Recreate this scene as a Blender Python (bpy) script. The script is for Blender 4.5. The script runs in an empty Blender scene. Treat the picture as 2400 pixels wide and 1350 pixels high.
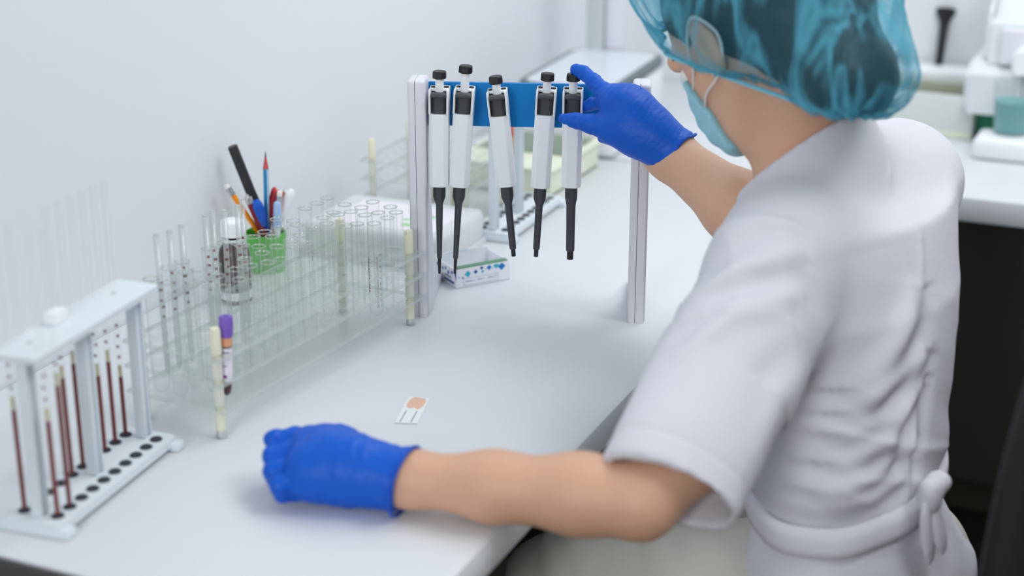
import bpy, bmesh, math, random
import numpy as np
from mathutils import Vector, Matrix
random.seed(4); rng = np.random.RandomState(3)
S = bpy.context.scene
COL = S.collection
TZ = 0.75                                   # height of the desk tops
# ------------------------------------------------------------------ camera, light, exposure
F = 3794.0; TH = math.radians(19.52); CH = 0.69
sn, cs = math.sin(TH), math.cos(TH)
E1 = np.array([.406, .914]); E1 /= np.linalg.norm(E1); E2 = np.array([-E1[1], E1[0]])
cam_d = bpy.data.cameras.new('camera'); cam = bpy.data.objects.new('camera', cam_d); COL.objects.link(cam)
cam_d.sensor_width = 36; cam_d.lens = F / 2400 * 36; cam_d.clip_start = .05
right = Vector((E1[0], E2[0], 0)); fwd = Vector((E1[1] * cs, E2[1] * cs, -sn)); up = right.cross(fwd)
cam.matrix_world = Matrix.Translation((0, 0, CH + TZ)) @ Matrix((right, up, -fwd)).transposed().to_4x4()
cam_d.dof.use_dof = True; cam_d.dof.focus_distance = 1.86; cam_d.dof.aperture_fstop = 2.5
S.camera = cam
S.view_settings.view_transform = 'Standard'; S.view_settings.look = 'None'
S.view_settings.exposure = 0.13; S.view_settings.gamma = 1; S.view_settings.use_curve_mapping = False
S.cycles.transparent_max_bounces = 96; S.cycles.max_bounces = 8
S.cycles.caustics_reflective = False; S.cycles.caustics_refractive = False
w = bpy.data.worlds.new('world'); S.world = w; w.use_nodes = True
w.node_tree.nodes['Background'].inputs[0].default_value = (.92, .96, 1.0, 1)
w.node_tree.nodes['Background'].inputs[1].default_value = .45

def area(name, loc, target, sx, sy, power, col=(1, 1, 1)):
    l = bpy.data.lights.new(name, 'AREA'); l.shape = 'RECTANGLE'; l.size = sx; l.size_y = sy; l.energy = power; l.color = col
    o = bpy.data.objects.new(name, l); COL.objects.link(o); o.location = loc
    o.rotation_euler = (Vector(target) - Vector(loc)).to_track_quat('-Z', 'Y').to_euler(); return o
area('ceiling_panel_light', (2.3, .25, 2.7), (2.2, .8, .6), 1.2, .6, 12.5, (.97, .99, 1))
area('ceiling_panel_light', (1.45, -.75, 2.7), (1.6, .6, .8), 1.0, .6, 15, (.98, .99, 1))
area('frontal_fill_light', (-2.6, .30, 2.05), (1.8, .85, .95), 1.0, 1.0, 37, (.98, .99, 1))  # added frontal fill from behind the camera; no window is built there

# ------------------------------------------------------------------ placing: photo ray + distance or height -> point in the room
def D(x, y, d):
    u = (x - 1200) / F; v = (y - 675) / F
    lat = u * d; fw = d * (cs - v * sn); z = CH - d * (sn + v * cs)
    return np.array([lat * E1[0] + fw * E1[1], lat * E2[0] + fw * E2[1], z + TZ])
def W(x, y, z=0.): return D(x, y, (CH - z) / (sn + (y - 675) / F * cs))
def PY(x, y, Y):
    u = (x - 1200) / F; v = (y - 675) / F
    return D(x, y, Y / (u * E2[0] + (cs - v * sn) * E2[1]))
CL = np.array([E1[0], E2[0], 0]); CF = np.array([E1[1], E2[1], 0]); UP = np.array([0, 0, 1.])   # camera right, level forward, up

# ------------------------------------------------------------------ materials
def lin(c): return tuple((x / 12.92 if x <= .04045 else ((x + .055) / 1.055) ** 2.4) for x in c)
def rgb(r, g, b): return lin((r / 255, g / 255, b / 255)) + (1,)
def mat(name, col, rough=.5, bump=0., scale=60., spec=.5, metal=0., var=0., sss=0., stretch=None, detail=3., coat=0., trans=0.):
    m = bpy.data.materials.new(name); m.use_nodes = True; nt = m.node_tree; b = nt.nodes['Principled BSDF']
    b.inputs['Base Color'].default_value = col; b.inputs['Roughness'].default_value = rough
    b.inputs['Specular IOR Level'].default_value = spec; b.inputs['Metallic'].default_value = metal
    b.inputs['Coat Weight'].default_value = coat
    if sss: b.inputs['Subsurface Weight'].default_value = sss; b.inputs['Subsurface Radius'].default_value = (.012, .005, .003); b.inputs['Subsurface Scale'].default_value = .6
    tc = nt.nodes.new('ShaderNodeTexCoord'); mp = nt.nodes.new('ShaderNodeMapping'); nt.links.new(tc.outputs['Object'], mp.inputs[0])
    if stretch: mp.inputs['Scale'].default_value = stretch
    no = nt.nodes.new('ShaderNodeTexNoise'); no.inputs['Scale'].default_value = scale; no.inputs['Detail'].default_value = detail
    nt.links.new(mp.outputs[0], no.inputs['Vector'])
    if bump:
        bp = nt.nodes.new('ShaderNodeBump'); bp.inputs['Strength'].default_value = bump; bp.inputs['Distance'].default_value = .004
        nt.links.new(no.outputs['Fac'], bp.inputs['Height']); nt.links.new(bp.outputs[0], b.inputs['Normal'])
    if var:
        mx = nt.nodes.new('ShaderNodeMix'); mx.data_type = 'RGBA'
        mx.inputs[6].default_value = tuple(c * (1 - var) for c in col[:3]) + (1,); mx.inputs[7].default_value = tuple(min(1, c * (1 + var)) for c in col[:3]) + (1,)
        nt.links.new(no.outputs['Fac'], mx.inputs[0]); nt.links.new(mx.outputs[2], b.inputs['Base Color'])
    return m
def thin_glass(name, tint, edge, gloss=.06, rough=.03, haze=0., hazecol=(.8, .85, .82, 1), blend=.35):
    """a thin wall of clear material: see-through face on, denser and shinier where it is looked through edgewise"""
    m = bpy.data.materials.new(name); m.use_nodes = True; nt = m.node_tree; nt.nodes.clear()
    out = nt.nodes.new('ShaderNodeOutputMaterial'); lw = nt.nodes.new('ShaderNodeLayerWeight'); lw.inputs[0].default_value = blend
    t = nt.nodes.new('ShaderNodeBsdfTransparent'); g = nt.nodes.new('ShaderNodeBsdfGlossy'); g.inputs['Roughness'].default_value = rough
    mc = nt.nodes.new('ShaderNodeMix'); mc.data_type = 'RGBA'; mc.inputs[6].default_value = tint; mc.inputs[7].default_value = edge
    pw = nt.nodes.new('ShaderNodeMath'); pw.operation = 'POWER'; pw.inputs[1].default_value = 2.2
    nt.links.new(lw.outputs['Facing'], pw.inputs[0]); nt.links.new(pw.outputs[0], mc.inputs[0]); nt.links.new(mc.outputs[2], t.inputs[0])
    fr = nt.nodes.new('ShaderNodeMath'); fr.operation = 'MULTIPLY_ADD'; fr.inputs[1].default_value = .45; fr.inputs[2].default_value = gloss
    nt.links.new(pw.outputs[0], fr.inputs[0])
    ms = nt.nodes.new('ShaderNodeMixShader'); nt.links.new(fr.outputs[0], ms.inputs[0]); nt.links.new(t.outputs[0], ms.inputs[1]); nt.links.new(g.outputs[0], ms.inputs[2])
    last = ms
    if haze:
        d = nt.nodes.new('ShaderNodeBsdfDiffuse'); d.inputs[0].default_value = hazecol
        m2 = nt.nodes.new('ShaderNodeMixShader'); m2.inputs[0].default_value = haze
        nt.links.new(ms.outputs[0], m2.inputs[1]); nt.links.new(d.outputs[0], m2.inputs[2]); last = m2
    nt.links.new(last.outputs[0], out.inputs[0]); return m

M = dict(
    wall=mat('wall_paint', rgb(230, 234, 239), .6, .03, 180), back=mat('back_wall_paint', rgb(238, 241, 243), .6, .03, 180),
    desk=mat('white_laminate', rgb(217, 221, 225), .38, .02, 240, spec=.35), dark=mat('dark_panel', rgb(52, 52, 50), .6, .02, 90), wallshade=mat('shaded_wall_grey', rgb(92, 92, 86), .6, .02, 90), fineglass=thin_glass('fine_tube_glass', (.995, .997, .996, 1), (.93, .95, .94, 1), .006, .05, .008, (.92, .95, .92, 1)),
    band=mat('dark_grey_strip', rgb(62, 62, 62), .6), floor=mat('floor_tile', rgb(40, 37, 33), .5, .05, 30, var=.2), grout=mat('grout', rgb(92, 88, 74), .9, .1, 200),
    wplastic=mat('white_plastic', rgb(244, 246, 249), .32), gplastic=mat('lilac_grey_plastic', rgb(222, 221, 229), .42, .02, 300),
    blue=mat('blue_plastic', rgb(0, 124, 196), .4, spec=.25), dgrey=mat('charcoal_plastic', rgb(62, 64, 67), .42), black=mat('black_plastic', rgb(24, 24, 26), .45),
    seam=mat('seam_shadow_gap', rgb(70, 70, 74), .8),
    rubber=mat('black_rubber', rgb(48, 52, 60), .7), cream=mat('cream_plastic', rgb(232, 230, 205), .5), creamb=mat('pale_grey_cream_plastic', rgb(222, 222, 210), .5),
    rackw=mat('matt_white_plastic', rgb(222, 231, 236), .5), blood=mat('blood', rgb(122, 44, 38), .35), dblood=mat('dark_blood', rgb(70, 12, 20), .3),
    markred=mat('red_print', rgb(140, 70, 60), .6), markblk=mat('black_print', rgb(40, 40, 44), .6),
    purple=mat('purple_cap', rgb(122, 92, 188), .5), label=mat('white_label', rgb(236, 232, 240), .6), orange=mat('orange_gel', rgb(222, 160, 120), .5), violet=mat('violet_print', rgb(110, 60, 140), .6),
    green=mat('green_plastic', rgb(88, 190, 60), .4), bottle=mat('brown_bottle', rgb(52, 20, 24), .25, spec=.3), capw=mat('white_cap', rgb(240, 242, 245), .45),
    marker=mat('marker_black', rgb(34, 34, 34), .45), pblue=mat('pencil_blue', rgb(20, 140, 190), .4), pwhite=mat('pencil_white', rgb(225, 235, 240), .4), tipred=mat('pencil_red', rgb(196, 80, 84), .6),
    graphite=mat('graphite', rgb(60, 60, 62), .5), porange=mat('pencil_orange', rgb(255, 150, 15), .4), eraser=mat('eraser', rgb(235, 230, 225), .7), metal=mat('chrome', rgb(215, 215, 215), .22, metal=1.),
    wood=mat('pencil_wood', rgb(222, 180, 130), .7),
    maroon=mat('maroon_lacquer', rgb(132, 14, 34), .3), penblue=mat('pen_blue', rgb(22, 92, 200), .3), lblue=mat('pale_blue_cap', rgb(165, 195, 235), .35), red=mat('red_plastic', rgb(196, 24, 36), .35), rust=mat('rust_red', rgb(196, 74, 40), .4),
    card=mat('white_card', rgb(238, 240, 246), .55), pb1=mat('print_blue', rgb(20, 120, 200), .6), pb2=mat('print_teal', rgb(60, 178, 208), .6), pb3=mat('print_navy', rgb(30, 80, 160), .6), ptxt=mat('print_grey_blue', rgb(110, 130, 170), .6),
    slideg=mat('green_glass_edge', rgb(120, 165, 140), .2), slidef=mat('slide_frost', rgb(236, 240, 240), .3), smear=mat('orange_smear', rgb(228, 186, 162), .5, var=.06, scale=90),
    tray=mat('pale_yellow_plastic', rgb(232, 236, 214), .45), amber=mat('amber_plastic', rgb(190, 150, 90), .3), straw=mat('straw_liquid', rgb(206, 200, 165), .4), teal=mat('teal_liquid', rgb(60, 165, 168), .2), tgreen=mat('green_base', rgb(0, 130, 92), .45),
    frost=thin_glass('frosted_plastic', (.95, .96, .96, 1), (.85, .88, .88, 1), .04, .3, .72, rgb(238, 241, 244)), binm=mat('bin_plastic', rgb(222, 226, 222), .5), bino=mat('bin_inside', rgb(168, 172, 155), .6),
    anal=mat('analyser_white', rgb(226, 231, 234), .4), steel=mat('needle_steel', rgb(110, 105, 100), .35, metal=.7), rim=mat('dark_rim', rgb(96, 110, 116), .4), pan=mat('pan_pale', rgb(214, 222, 230), .25), column=mat('column_grey', rgb(196, 204, 204), .45), column2=mat('column_white', rgb(226, 226, 234), .45),
    glass=thin_glass('tube_glass', (.988, .993, .989, 1), (.86, .90, .875, 1), .012, .05, .018, (.92, .95, .92, 1)), glassrim=thin_glass('tube_rim_glass', (.90, .93, .91, 1), (.60, .66, .63, 1), .14, .04, .10, (.9, .93, .9, 1)),
    acryl=thin_glass('clear_acrylic', (.985, .99, .985, 1), (.90, .93, .91, 1), .02, .1, .05, (.90, .93, .90, 1)), acryledge=thin_glass('acrylic_edge', (.95, .965, .957, 1), (.9, .93, .91, 1), .05, .12, .16, (.86, .9, .88, 1)),
    thick=thin_glass('pipette_glass', (.94, .965, .965, 1), (.72, .78, .78, 1), .08, .05, .28, (.92, .95, .95, 1)),
    chair=mat('black_chair_mesh', rgb(22, 22, 25), .55, .15, 400), chairp=mat('black_chair_plastic', rgb(18, 18, 20), .4),
    skin=mat('skin', rgb(214, 168, 140), .5, .06, 220, var=.05, sss=.12), hair=mat('dark_brown_hair', rgb(34, 27, 26), .5, .5, 45, stretch=(1, 6, 1)),
    glove=mat('blue_nitrile', rgb(8, 90, 200), .46, .22, 80, spec=.28, stretch=(1, 1, 2.2)), bead=mat('blue_nitrile_bead', rgb(8, 80, 190), .45, spec=.3),
    shirt=mat('white_cotton', rgb(214, 214, 222), .8, .12, 260, spec=.15), trousers=mat('beige_cotton', rgb(196, 194, 186), .8, .1, 300, spec=.15),
    mask=mat('mask_blue', rgb(150, 205, 220), .7, .1, 150), strap=mat('mask_white', rgb(225, 220, 215), .7), eye=mat('eye_white', rgb(230, 228, 225), .3), iris=mat('iris_dark', rgb(50, 35, 28), .2), brow=mat('brow_hair', rgb(50, 38, 32), .7),
)
def cap_material():
    m = bpy.data.materials.new('bouffant_cap'); m.use_nodes = True; nt = m.node_tree; nt.nodes.clear(); N = nt.nodes.new
    out = N('ShaderNodeOutputMaterial'); t = N('ShaderNodeBsdfTransparent'); t.inputs[0].default_value = (.80, .93, .97, 1)
    d = N('ShaderNodeBsdfDiffuse'); d.inputs[0].default_value = rgb(105, 190, 214)
    tl = N('ShaderNodeBsdfTranslucent'); tl.inputs[0].default_value = rgb(90, 180, 210); a = N('ShaderNodeMixShader'); a.inputs[0].default_value = .35
    nt.links.new(d.outputs[0], a.inputs[1]); nt.links.new(tl.outputs[0], a.inputs[2])
    tc = N('ShaderNodeTexCoord'); mp = N('ShaderNodeMapping'); mp.inputs['Scale'].default_value = (1, 1, .35); nt.links.new(tc.outputs['Object'], mp.inputs[0])
    n1 = N('ShaderNodeTexNoise'); n1.inputs['Scale'].default_value = 34; n1.inputs['Detail'].default_value = 3; n1.inputs['Distortion'].default_value = .6; nt.links.new(mp.outputs[0], n1.inputs['Vector'])
    rp = N('ShaderNodeMapRange'); rp.inputs[1].default_value = .52; rp.inputs[2].default_value = 1.0; rp.inputs[3].default_value = .14; rp.inputs[4].default_value = .85
    m3 = N('ShaderNodeMapping'); m3.inputs['Rotation'].default_value = (.3, .5, .2); m3.inputs['Scale'].default_value = (1, 1, .28); nt.links.new(tc.outputs['Object'], m3.inputs[0])
    n2 = N('ShaderNodeTexNoise'); n2.inputs['Scale'].default_value = 17; n2.inputs['Detail'].default_value = 2; n2.inputs['Distortion'].default_value = 1.0; nt.links.new(m3.outputs[0], n2.inputs['Vector'])
    q1 = N('ShaderNodeMath'); q1.operation = 'SUBTRACT'; q1.inputs[1].default_value = .5; q2 = N('ShaderNodeMath'); q2.operation = 'ABSOLUTE'; q3 = N('ShaderNodeMath'); q3.operation = 'MULTIPLY_ADD'; q3.inputs[1].default_value = -4.5; q3.inputs[2].default_value = 1.0
    nt.links.new(n2.outputs['Fac'], q1.inputs[0]); nt.links.new(q1.outputs[0], q2.inputs[0]); nt.links.new(q2.outputs[0], q3.inputs[0])
    q4 = N('ShaderNodeMath'); q4.operation = 'MULTIPLY'; q5 = N('ShaderNodeMath'); q5.operation = 'ADD'; q5.inputs[1].default_value = .45; nt.links.new(n1.outputs['Fac'], q5.inputs[0]); nt.links.new(q5.outputs[0], q4.inputs[0]); nt.links.new(q3.outputs[0], q4.inputs[1])
    nt.links.new(q4.outputs[0], rp.inputs[0])
    lw = N('ShaderNodeLayerWeight'); lw.inputs[0].default_value = .45; p = N('ShaderNodeMath'); p.operation = 'POWER'; p.inputs[1].default_value = 3; nt.links.new(lw.outputs['Facing'], p.inputs[0])
    mx = N('ShaderNodeMath'); mx.operation = 'MAXIMUM'; nt.links.new(rp.outputs[0], mx.inputs[0]); nt.links.new(p.outputs[0], mx.inputs[1])
    ms = N('ShaderNodeMixShader'); nt.links.new(mx.outputs[0], ms.inputs[0]); nt.links.new(t.outputs[0], ms.inputs[1]); nt.links.new(a.outputs[0], ms.inputs[2])
    bp = N('ShaderNodeBump'); bp.inputs['Strength'].default_value = .5; bp.inputs['Distance'].default_value = .006; nt.links.new(n1.outputs['Fac'], bp.inputs['Height'])
    nt.links.new(bp.outputs[0], d.inputs['Normal']); nt.links.new(ms.outputs[0], out.inputs[0]); return m
M['cap'] = cap_material()

# ------------------------------------------------------------------ mesh helpers
def link(name, me, m, parent=None, smooth=True, loc=None, label=None):
    o = bpy.data.objects.new(name, me); COL.objects.link(o)
    if m is not None:
        for q in (m if isinstance(m, (list, tuple)) else [m]): me.materials.append(M[q] if isinstance(q, str) else q)
    if smooth:
        for p in me.polygons: p.use_smooth = True
    if parent is not None: o.parent = parent
    if loc is not None: o.location = loc
    if label: o['label'] = label
    return o
def pd(name, v, f, m, parent=None, smooth=True, **k):
    me = bpy.data.meshes.new(name); me.from_pydata([tuple(map(float, q)) for q in v], [], f); me.update(); return link(name, me, m, parent, smooth, **k)
def fin(name, bm, m, parent=None, smooth=False, ang=None, **k):
    bmesh.ops.recalc_face_normals(bm, faces=bm.faces)
    me = bpy.data.meshes.new(name); bm.to_mesh(me); bm.free(); o = link(name, me, m, parent, smooth or ang is not None, **k)
    if ang is not None: me.set_sharp_from_angle(angle=math.radians(ang))
    return o
def tag(o, label, cat, group=None, kind=None):
    o['label'] = label; o['category'] = cat
    if group: o['group'] = group
    if kind: o['kind'] = kind
    return o
def thing(name, label, cat, loc=(0, 0, 0), rz=0., group=None):
    o = bpy.data.objects.new(name, None); COL.objects.link(o); o.location = tuple(map(float, loc)); o.rotation_euler = (0, 0, rz); o.empty_display_size = .02
    return tag(o, label, cat, group)
def struct(o): o['kind'] = 'structure'; return o
def addbox(bm, c, s, bev=0., seg=2, rot=None):
    r = bmesh.ops.create_cube(bm, size=1); vs = r['verts']
    for v in vs: v.co = Vector((v.co.x * s[0], v.co.y * s[1], v.co.z * s[2]))
    if bev:
        es = list({e for v in vs for e in v.link_edges})
        r2 = bmesh.ops.bevel(bm, geom=es, offset=bev, segments=seg, affect='EDGES', profile=.5); vs = list({v for f in r2['faces'] for v in f.verts} | {v for v in vs if v.is_valid})
    T = Matrix.Translation(c) @ (rot.to_4x4() if rot is not None else Matrix())
    for v in vs: v.co = T @ v.co
    return vs
def box(name, c, s, m, parent=None, bev=0., rot=None, **k):
    bm = bmesh.new(); addbox(bm, Vector(c), s, bev, 2, rot); return fin(name, bm, m, parent, ang=40 if bev else None, **k)
def addlathe(bm, prof, seg=24, T=None, capb=True, capt=True):
    T = T or Matrix(); rings = []
    for r, z in prof:
        rings.append([bm.verts.new(T @ Vector((r * math.cos(2 * math.pi * i / seg), r * math.sin(2 * math.pi * i / seg), z))) for i in range(seg)])
    for a, b in zip(rings, rings[1:]):
        for i in range(seg): bm.faces.new((a[i], a[(i + 1) % seg], b[(i + 1) % seg], b[i]))
    if capb: bm.faces.new(rings[0][::-1])
    if capt: bm.faces.new(rings[-1])
def lathe(name, prof, m, parent=None, seg=24, T=None, ang=40, capb=True, capt=True, **k):
    bm = bmesh.new(); addlathe(bm, prof, seg, T, capb, capt)
    if capb and capt: return fin(name, bm, m, parent, ang=ang, **k)
    me = bpy.data.meshes.new(name); bm.to_mesh(me); bm.free(); return link(name, me, m, parent, True, **k)
def frame(a, b):
    a = Vector(a); b = Vector(b); return Matrix.Translation(a) @ (b - a).to_track_quat('Z', 'Y').to_matrix().to_4x4(), (b - a).length
def addtube(bm, pts, r, seg=10, closed=False):
    pts = [Vector(p) for p in pts]; n = len(pts); rings = []; rad = r if isinstance(r, (list, tuple)) else [r] * n
    ref = None
    for i, p in enumerate(pts):
        t = (pts[(i + 1) % n] - pts[i - 1]) if closed else (pts[min(i + 1, n - 1)] - pts[max(i - 1, 0)])
        t.normalize()
        if ref is None: ref = t.orthogonal().normalized()
        ref = (ref - t * ref.dot(t)).normalized(); b = t.cross(ref)
        rings.append([bm.verts.new(p + (ref * math.cos(2 * math.pi * j / seg) + b * math.sin(2 * math.pi * j / seg)) * rad[i]) for j in range(seg)])
    for i in range(n if closed else n - 1):
        a, b = rings[i], rings[(i + 1) % n]
        if closed and i == n - 1:
            k0 = min(range(seg), key=lambda k: (b[k].co - a[0].co).length); b = b[k0:] + b[:k0]
        for j in range(seg): bm.faces.new((a[j], a[(j + 1) % seg], b[(j + 1) % seg], b[j]))
    if not closed: bm.faces.new(rings[0][::-1]); bm.faces.new(rings[-1])
def tube(name, pts, r, m, parent=None, seg=10, closed=False, ang=50, **k):
    bm = bmesh.new(); addtube(bm, pts, r, seg, closed); return fin(name, bm, m, parent, ang=ang, **k)
def addprism(bm, poly, z0, z1, T=None):
    T = T or Matrix(); a = [bm.verts.new(T @ Vector((x, y, z0))) for x, y in poly]; b = [bm.verts.new(T @ Vector((x, y, z1))) for x, y in poly]; n = len(poly)
    bm.faces.new(a[::-1]); bm.faces.new(b)
    for i in range(n): bm.faces.new((a[i], a[(i + 1) % n], b[(i + 1) % n], b[i]))
def prism(name, poly, z0, z1, m, parent=None, T=None, bev=0., ang=35, **k):
    bm = bmesh.new(); addprism(bm, poly, z0, z1, None)
    if bev: bmesh.ops.bevel(bm, geom=[e for e in bm.edges if abs(e.verts[0].co.z - e.verts[1].co.z) < 1e-7], offset=bev, segments=2, affect='EDGES')
    if T: bmesh.ops.transform(bm, matrix=T, verts=bm.verts)
    return fin(name, bm, m, parent, ang=ang, **k)
def rrect(sx, sy, r, n=5):
    out = []
    for cx, cy, a0 in ((sx / 2 - r, sy / 2 - r, 0), (-sx / 2 + r, sy / 2 - r, 90), (-sx / 2 + r, -sy / 2 + r, 180), (sx / 2 - r, -sy / 2 + r, 270)):
        for i in range(n + 1):
            a = math.radians(a0 + 90 * i / n); out.append((cx + r * math.cos(a), cy + r * math.sin(a)))
    return out
def copytree(o, parent=None):
    c = o.copy(); COL.objects.link(c)
    if parent is not None: c.parent = parent
    for ch in list(o.children): copytree(ch, c)
    return c

# ------------------------------------------------------------------ implicit surfaces for cloth and bodies (surface nets)
def sdf_mesh(f, lo, hi, h):
    lo = np.array(lo, float); hi = np.array(hi, float); n = np.ceil((hi - lo) / h).astype(int) + 1
    ax = [lo[i] + h * np.arange(n[i]) for i in range(3)]
    V = np.empty(n, np.float32)
    for i0 in range(0, n[0], 24):
        g = np.stack(np.meshgrid(ax[0][i0:i0 + 24], ax[1], ax[2], indexing='ij'), -1).astype(np.float32)
        V[i0:i0 + 24] = f(g.reshape(-1, 3)).reshape(g.shape[:3])
    for a in range(3):                                             # close at the box border
        sl = [slice(None)] * 3
        for e in (0, -1): sl[a] = e; V[tuple(sl)] = np.maximum(V[tuple(sl)], 1e-4)
    s = V < 0; c = n - 1; acc = np.zeros(tuple(c) + (3,), np.float32); cnt = np.zeros(tuple(c), np.float32)
    offs = [(i, j, k) for i in (0, 1) for j in (0, 1) for k in (0, 1)]
    def sub(A, o): return A[o[0]:o[0] + c[0], o[1]:o[1] + c[1], o[2]:o[2] + c[2]]
    for o in offs:
        for a in range(3):
            if o[a] == 0:
                p = list(o); p[a] = 1
                va, vb = sub(V, o), sub(V, p); m = sub(s, o) != sub(s, p)
                if not m.any(): continue
                t = va[m] / (va[m] - vb[m]); q = np.tile(np.array(o, np.float32), (len(t), 1)); q[:, a] += t
                acc[m] += q; cnt[m] += 1
    act = cnt > 0; idx = -np.ones(tuple(c), int); idx[act] = np.arange(act.sum())
    ijk = np.argwhere(act); v = (ijk + acc[act] / cnt[act][:, None]) * h + lo
    faces = []
    for a in range(3):
        b, d = (a + 1) % 3, (a + 2) % 3
        lo_ = [slice(1, c[i]) for i in range(3)]; lo_[a] = slice(0, c[a]); hi_ = list(lo_); hi_[a] = slice(1, c[a] + 1)
        s0, s1 = s[tuple(lo_)], s[tuple(hi_)]
        e = np.argwhere(s0 != s1)
        if not len(e): continue
        flip = s1[s0 != s1]; e = e + np.array([0 if i == a else 1 for i in range(3)])
        def at(db, dd):
            q = e.copy(); q[:, b] -= db; q[:, d] -= dd; return idx[q[:, 0], q[:, 1], q[:, 2]]
        quad = np.stack([at(0, 0), at(1, 0), at(1, 1), at(0, 1)], 1); quad[flip] = quad[flip][:, ::-1]; faces.append(quad)
    return v, np.concatenate(faces)
def vnorm(v, f):
    n = np.zeros_like(v); fn = np.cross(v[f[:, 2]] - v[f[:, 0]], v[f[:, 3]] - v[f[:, 1]])
    for i in range(4): np.add.at(n, f[:, i], fn)
    return n / (np.linalg.norm(n, axis=1, keepdims=True) + 1e-12)
def relax(v, f, it=1, k=.5):
    e = np.concatenate([f[:, [i, (i + 1) % 4]] for i in range(4)])
    for _ in range(it):
        a = np.zeros_like(v); cnt = np.zeros(len(v)); np.add.at(a, e[:, 0], v[e[:, 1]]); np.add.at(a, e[:, 1], v[e[:, 0]]); np.add.at(cnt, e[:, 0], 1); np.add.at(cnt, e[:, 1], 1)
        v = v + k * (a / np.maximum(cnt, 1)[:, None] - v)
    return v
def cone(p, a, b, ra, rb):
    a = np.asarray(a, np.float32); b = np.asarray(b, np.float32); ab = b - a; t = np.clip(((p - a) @ ab) / (ab @ ab), 0, 1)
    return np.linalg.norm(p - a - t[:, None] * ab, axis=1) - (ra + (rb - ra) * t)
def ell(p, c, R, r):
    q = (p - np.asarray(c, np.float32)) @ np.asarray(R, np.float32).T; r = np.asarray(r, np.float32)
    k0 = np.linalg.norm(q / r, axis=1); k1 = np.linalg.norm(q / (r * r), axis=1) + 1e-9; return k0 * (k0 - 1) / k1
def smin(a, b, k): h = np.clip(.5 + .5 * (b - a) / k, 0, 1); return b + (a - b) * h - k * h * (1 - h)
def smax(a, b, k): return -smin(-a, -b, k)
def chain(p, pts, k=.004):
    d = None
    for (a, ra), (b, rb) in zip(pts, pts[1:]):
        e = cone(p, a, b, ra, rb); d = e if d is None else smin(d, e, k)
    return d
def loft(p, st, X, Y):
    """st: (centre, half-width along X, half-depth along Y) stations; elliptical sections joined smoothly"""
    C = np.array([s_[0] for s_ in st], np.float32); w_ = np.array([s_[1] for s_ in st]); t_ = np.array([s_[2] for s_ in st])
    X = np.asarray(X, np.float32); Y = np.asarray(Y, np.float32); Z = np.cross(X, Y); Z /= np.linalg.norm(Z)
    if (C[-1] - C[0]) @ Z < 0: Z = -Z
    u = p @ Z; cu = C @ Z; uc = np.clip(u, cu[0], cu[-1])
    ctr = np.stack([np.interp(uc, cu, C[:, i]) for i in range(3)], 1); ww = np.interp(uc, cu, w_); tt = np.interp(uc, cu, t_)
    q = p - ctr; x = q @ X / ww; y = q @ Y / tt; rad = (np.sqrt(x * x + y * y) - 1) * np.minimum(ww, tt)
    dz = np.maximum(np.maximum(cu[0] - u, u - cu[-1]), 0); return np.where(dz > 0, np.sqrt(np.maximum(rad, 0) ** 2 + dz ** 2) + np.minimum(rad, 0) * (dz <= 0), rad)
def vnoise(p):
    i = np.floor(p).astype(np.int64); f_ = p - i; f_ = f_ * f_ * (3 - 2 * f_); r = 0
    for dx in (0, 1):
        for dy in (0, 1):
            for dz in (0, 1):
                q = i + np.array([dx, dy, dz]); hsh = (q[:, 0] * 73856093) ^ (q[:, 1] * 19349663) ^ (q[:, 2] * 83492791); hsh = (hsh * 2654435761) & 0xffffffff; hsh ^= hsh >> 13; hsh = (hsh * 1274126177) & 0xffffffff
                val = (hsh & 0xffff) / 65535.
                r = r + val * (f_[:, 0] if dx else 1 - f_[:, 0]) * (f_[:, 1] if dy else 1 - f_[:, 1]) * (f_[:, 2] if dz else 1 - f_[:, 2])
    return r
def quads(f): return [tuple(int(i) for i in q) for q in f]

exec_parts = []
# ------------------------------------------------------------------ the room
XB, YW, XE = 3.05, 1.171, .963               # back wall, side wall, near end of the desk
struct(box('wall_left', (1.2, YW + .05, 1.4), (5.0, .1, 2.8), 'wall'))
struct(box('wall_back', (XB + .05, -.9, 1.4), (.1, 4.1, 2.8), 'back'))
fl = struct(box('floor', (1.2, -.9, -.03), (5.0, 4.2, .05), 'grout'))
tme = None
for i in range(7):
    for j in range(7):
        x, y = 1.25 + .3 * i, -1.15 + .3 * j
        if x > 3.0: continue
        if tme is None:
            t0 = box('tile', (0, 0, 0), (.293, .293, .012), 'floor', fl, .003); tme = t0.data; t0.location = (x - 1.2, y + .9, .03)
            t0.parent = fl; t0.location = (x, y, 0.001)
        else:
            t0 = bpy.data.objects.new('tile', tme); COL.objects.link(t0); t0.parent = fl; t0.location = (x, y, .001)

# desks -------------------------------------------------------------
DE = .535                                    # front edge of the near desk
dk = thing('desk', 'long white laminate desk along the left wall that carries the racks and the pipette stand', 'desk', (XE, DE, 0))
box('desktop', ((2.43 - XE) / 2, (YW - DE) / 2, TZ - .02), (2.43 - XE, YW - DE - .002, .04), 'desk', dk, .012)
box('end_strip', (-.003, (YW - DE) / 2, TZ - .021), (.005, YW - DE - .02, .036), 'band', dk, .001, label='dark grey strip on the near end of the desktop')  # thin dark grey strip across the end face
for x in (.03, 1.43): box('side_panel', (x, (YW - DE) / 2 + .02, (TZ - .04) / 2), (.025, YW - DE - .08, TZ - .04), 'dark', dk, .002)
box('back_sheet', (.73, YW - DE - .06, .5), (1.37, .018, .4), 'dark', dk, .002)
d2 = thing('desk', 'far white desk across the back wall with the analyser and the bin on it', 'desk', (2.434, -.9, 0))
L2 = YW + .9
box('desktop', (.306, L2 / 2, TZ - .02), (.611, L2 - .004, .04), 'desk', d2, .006)
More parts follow.
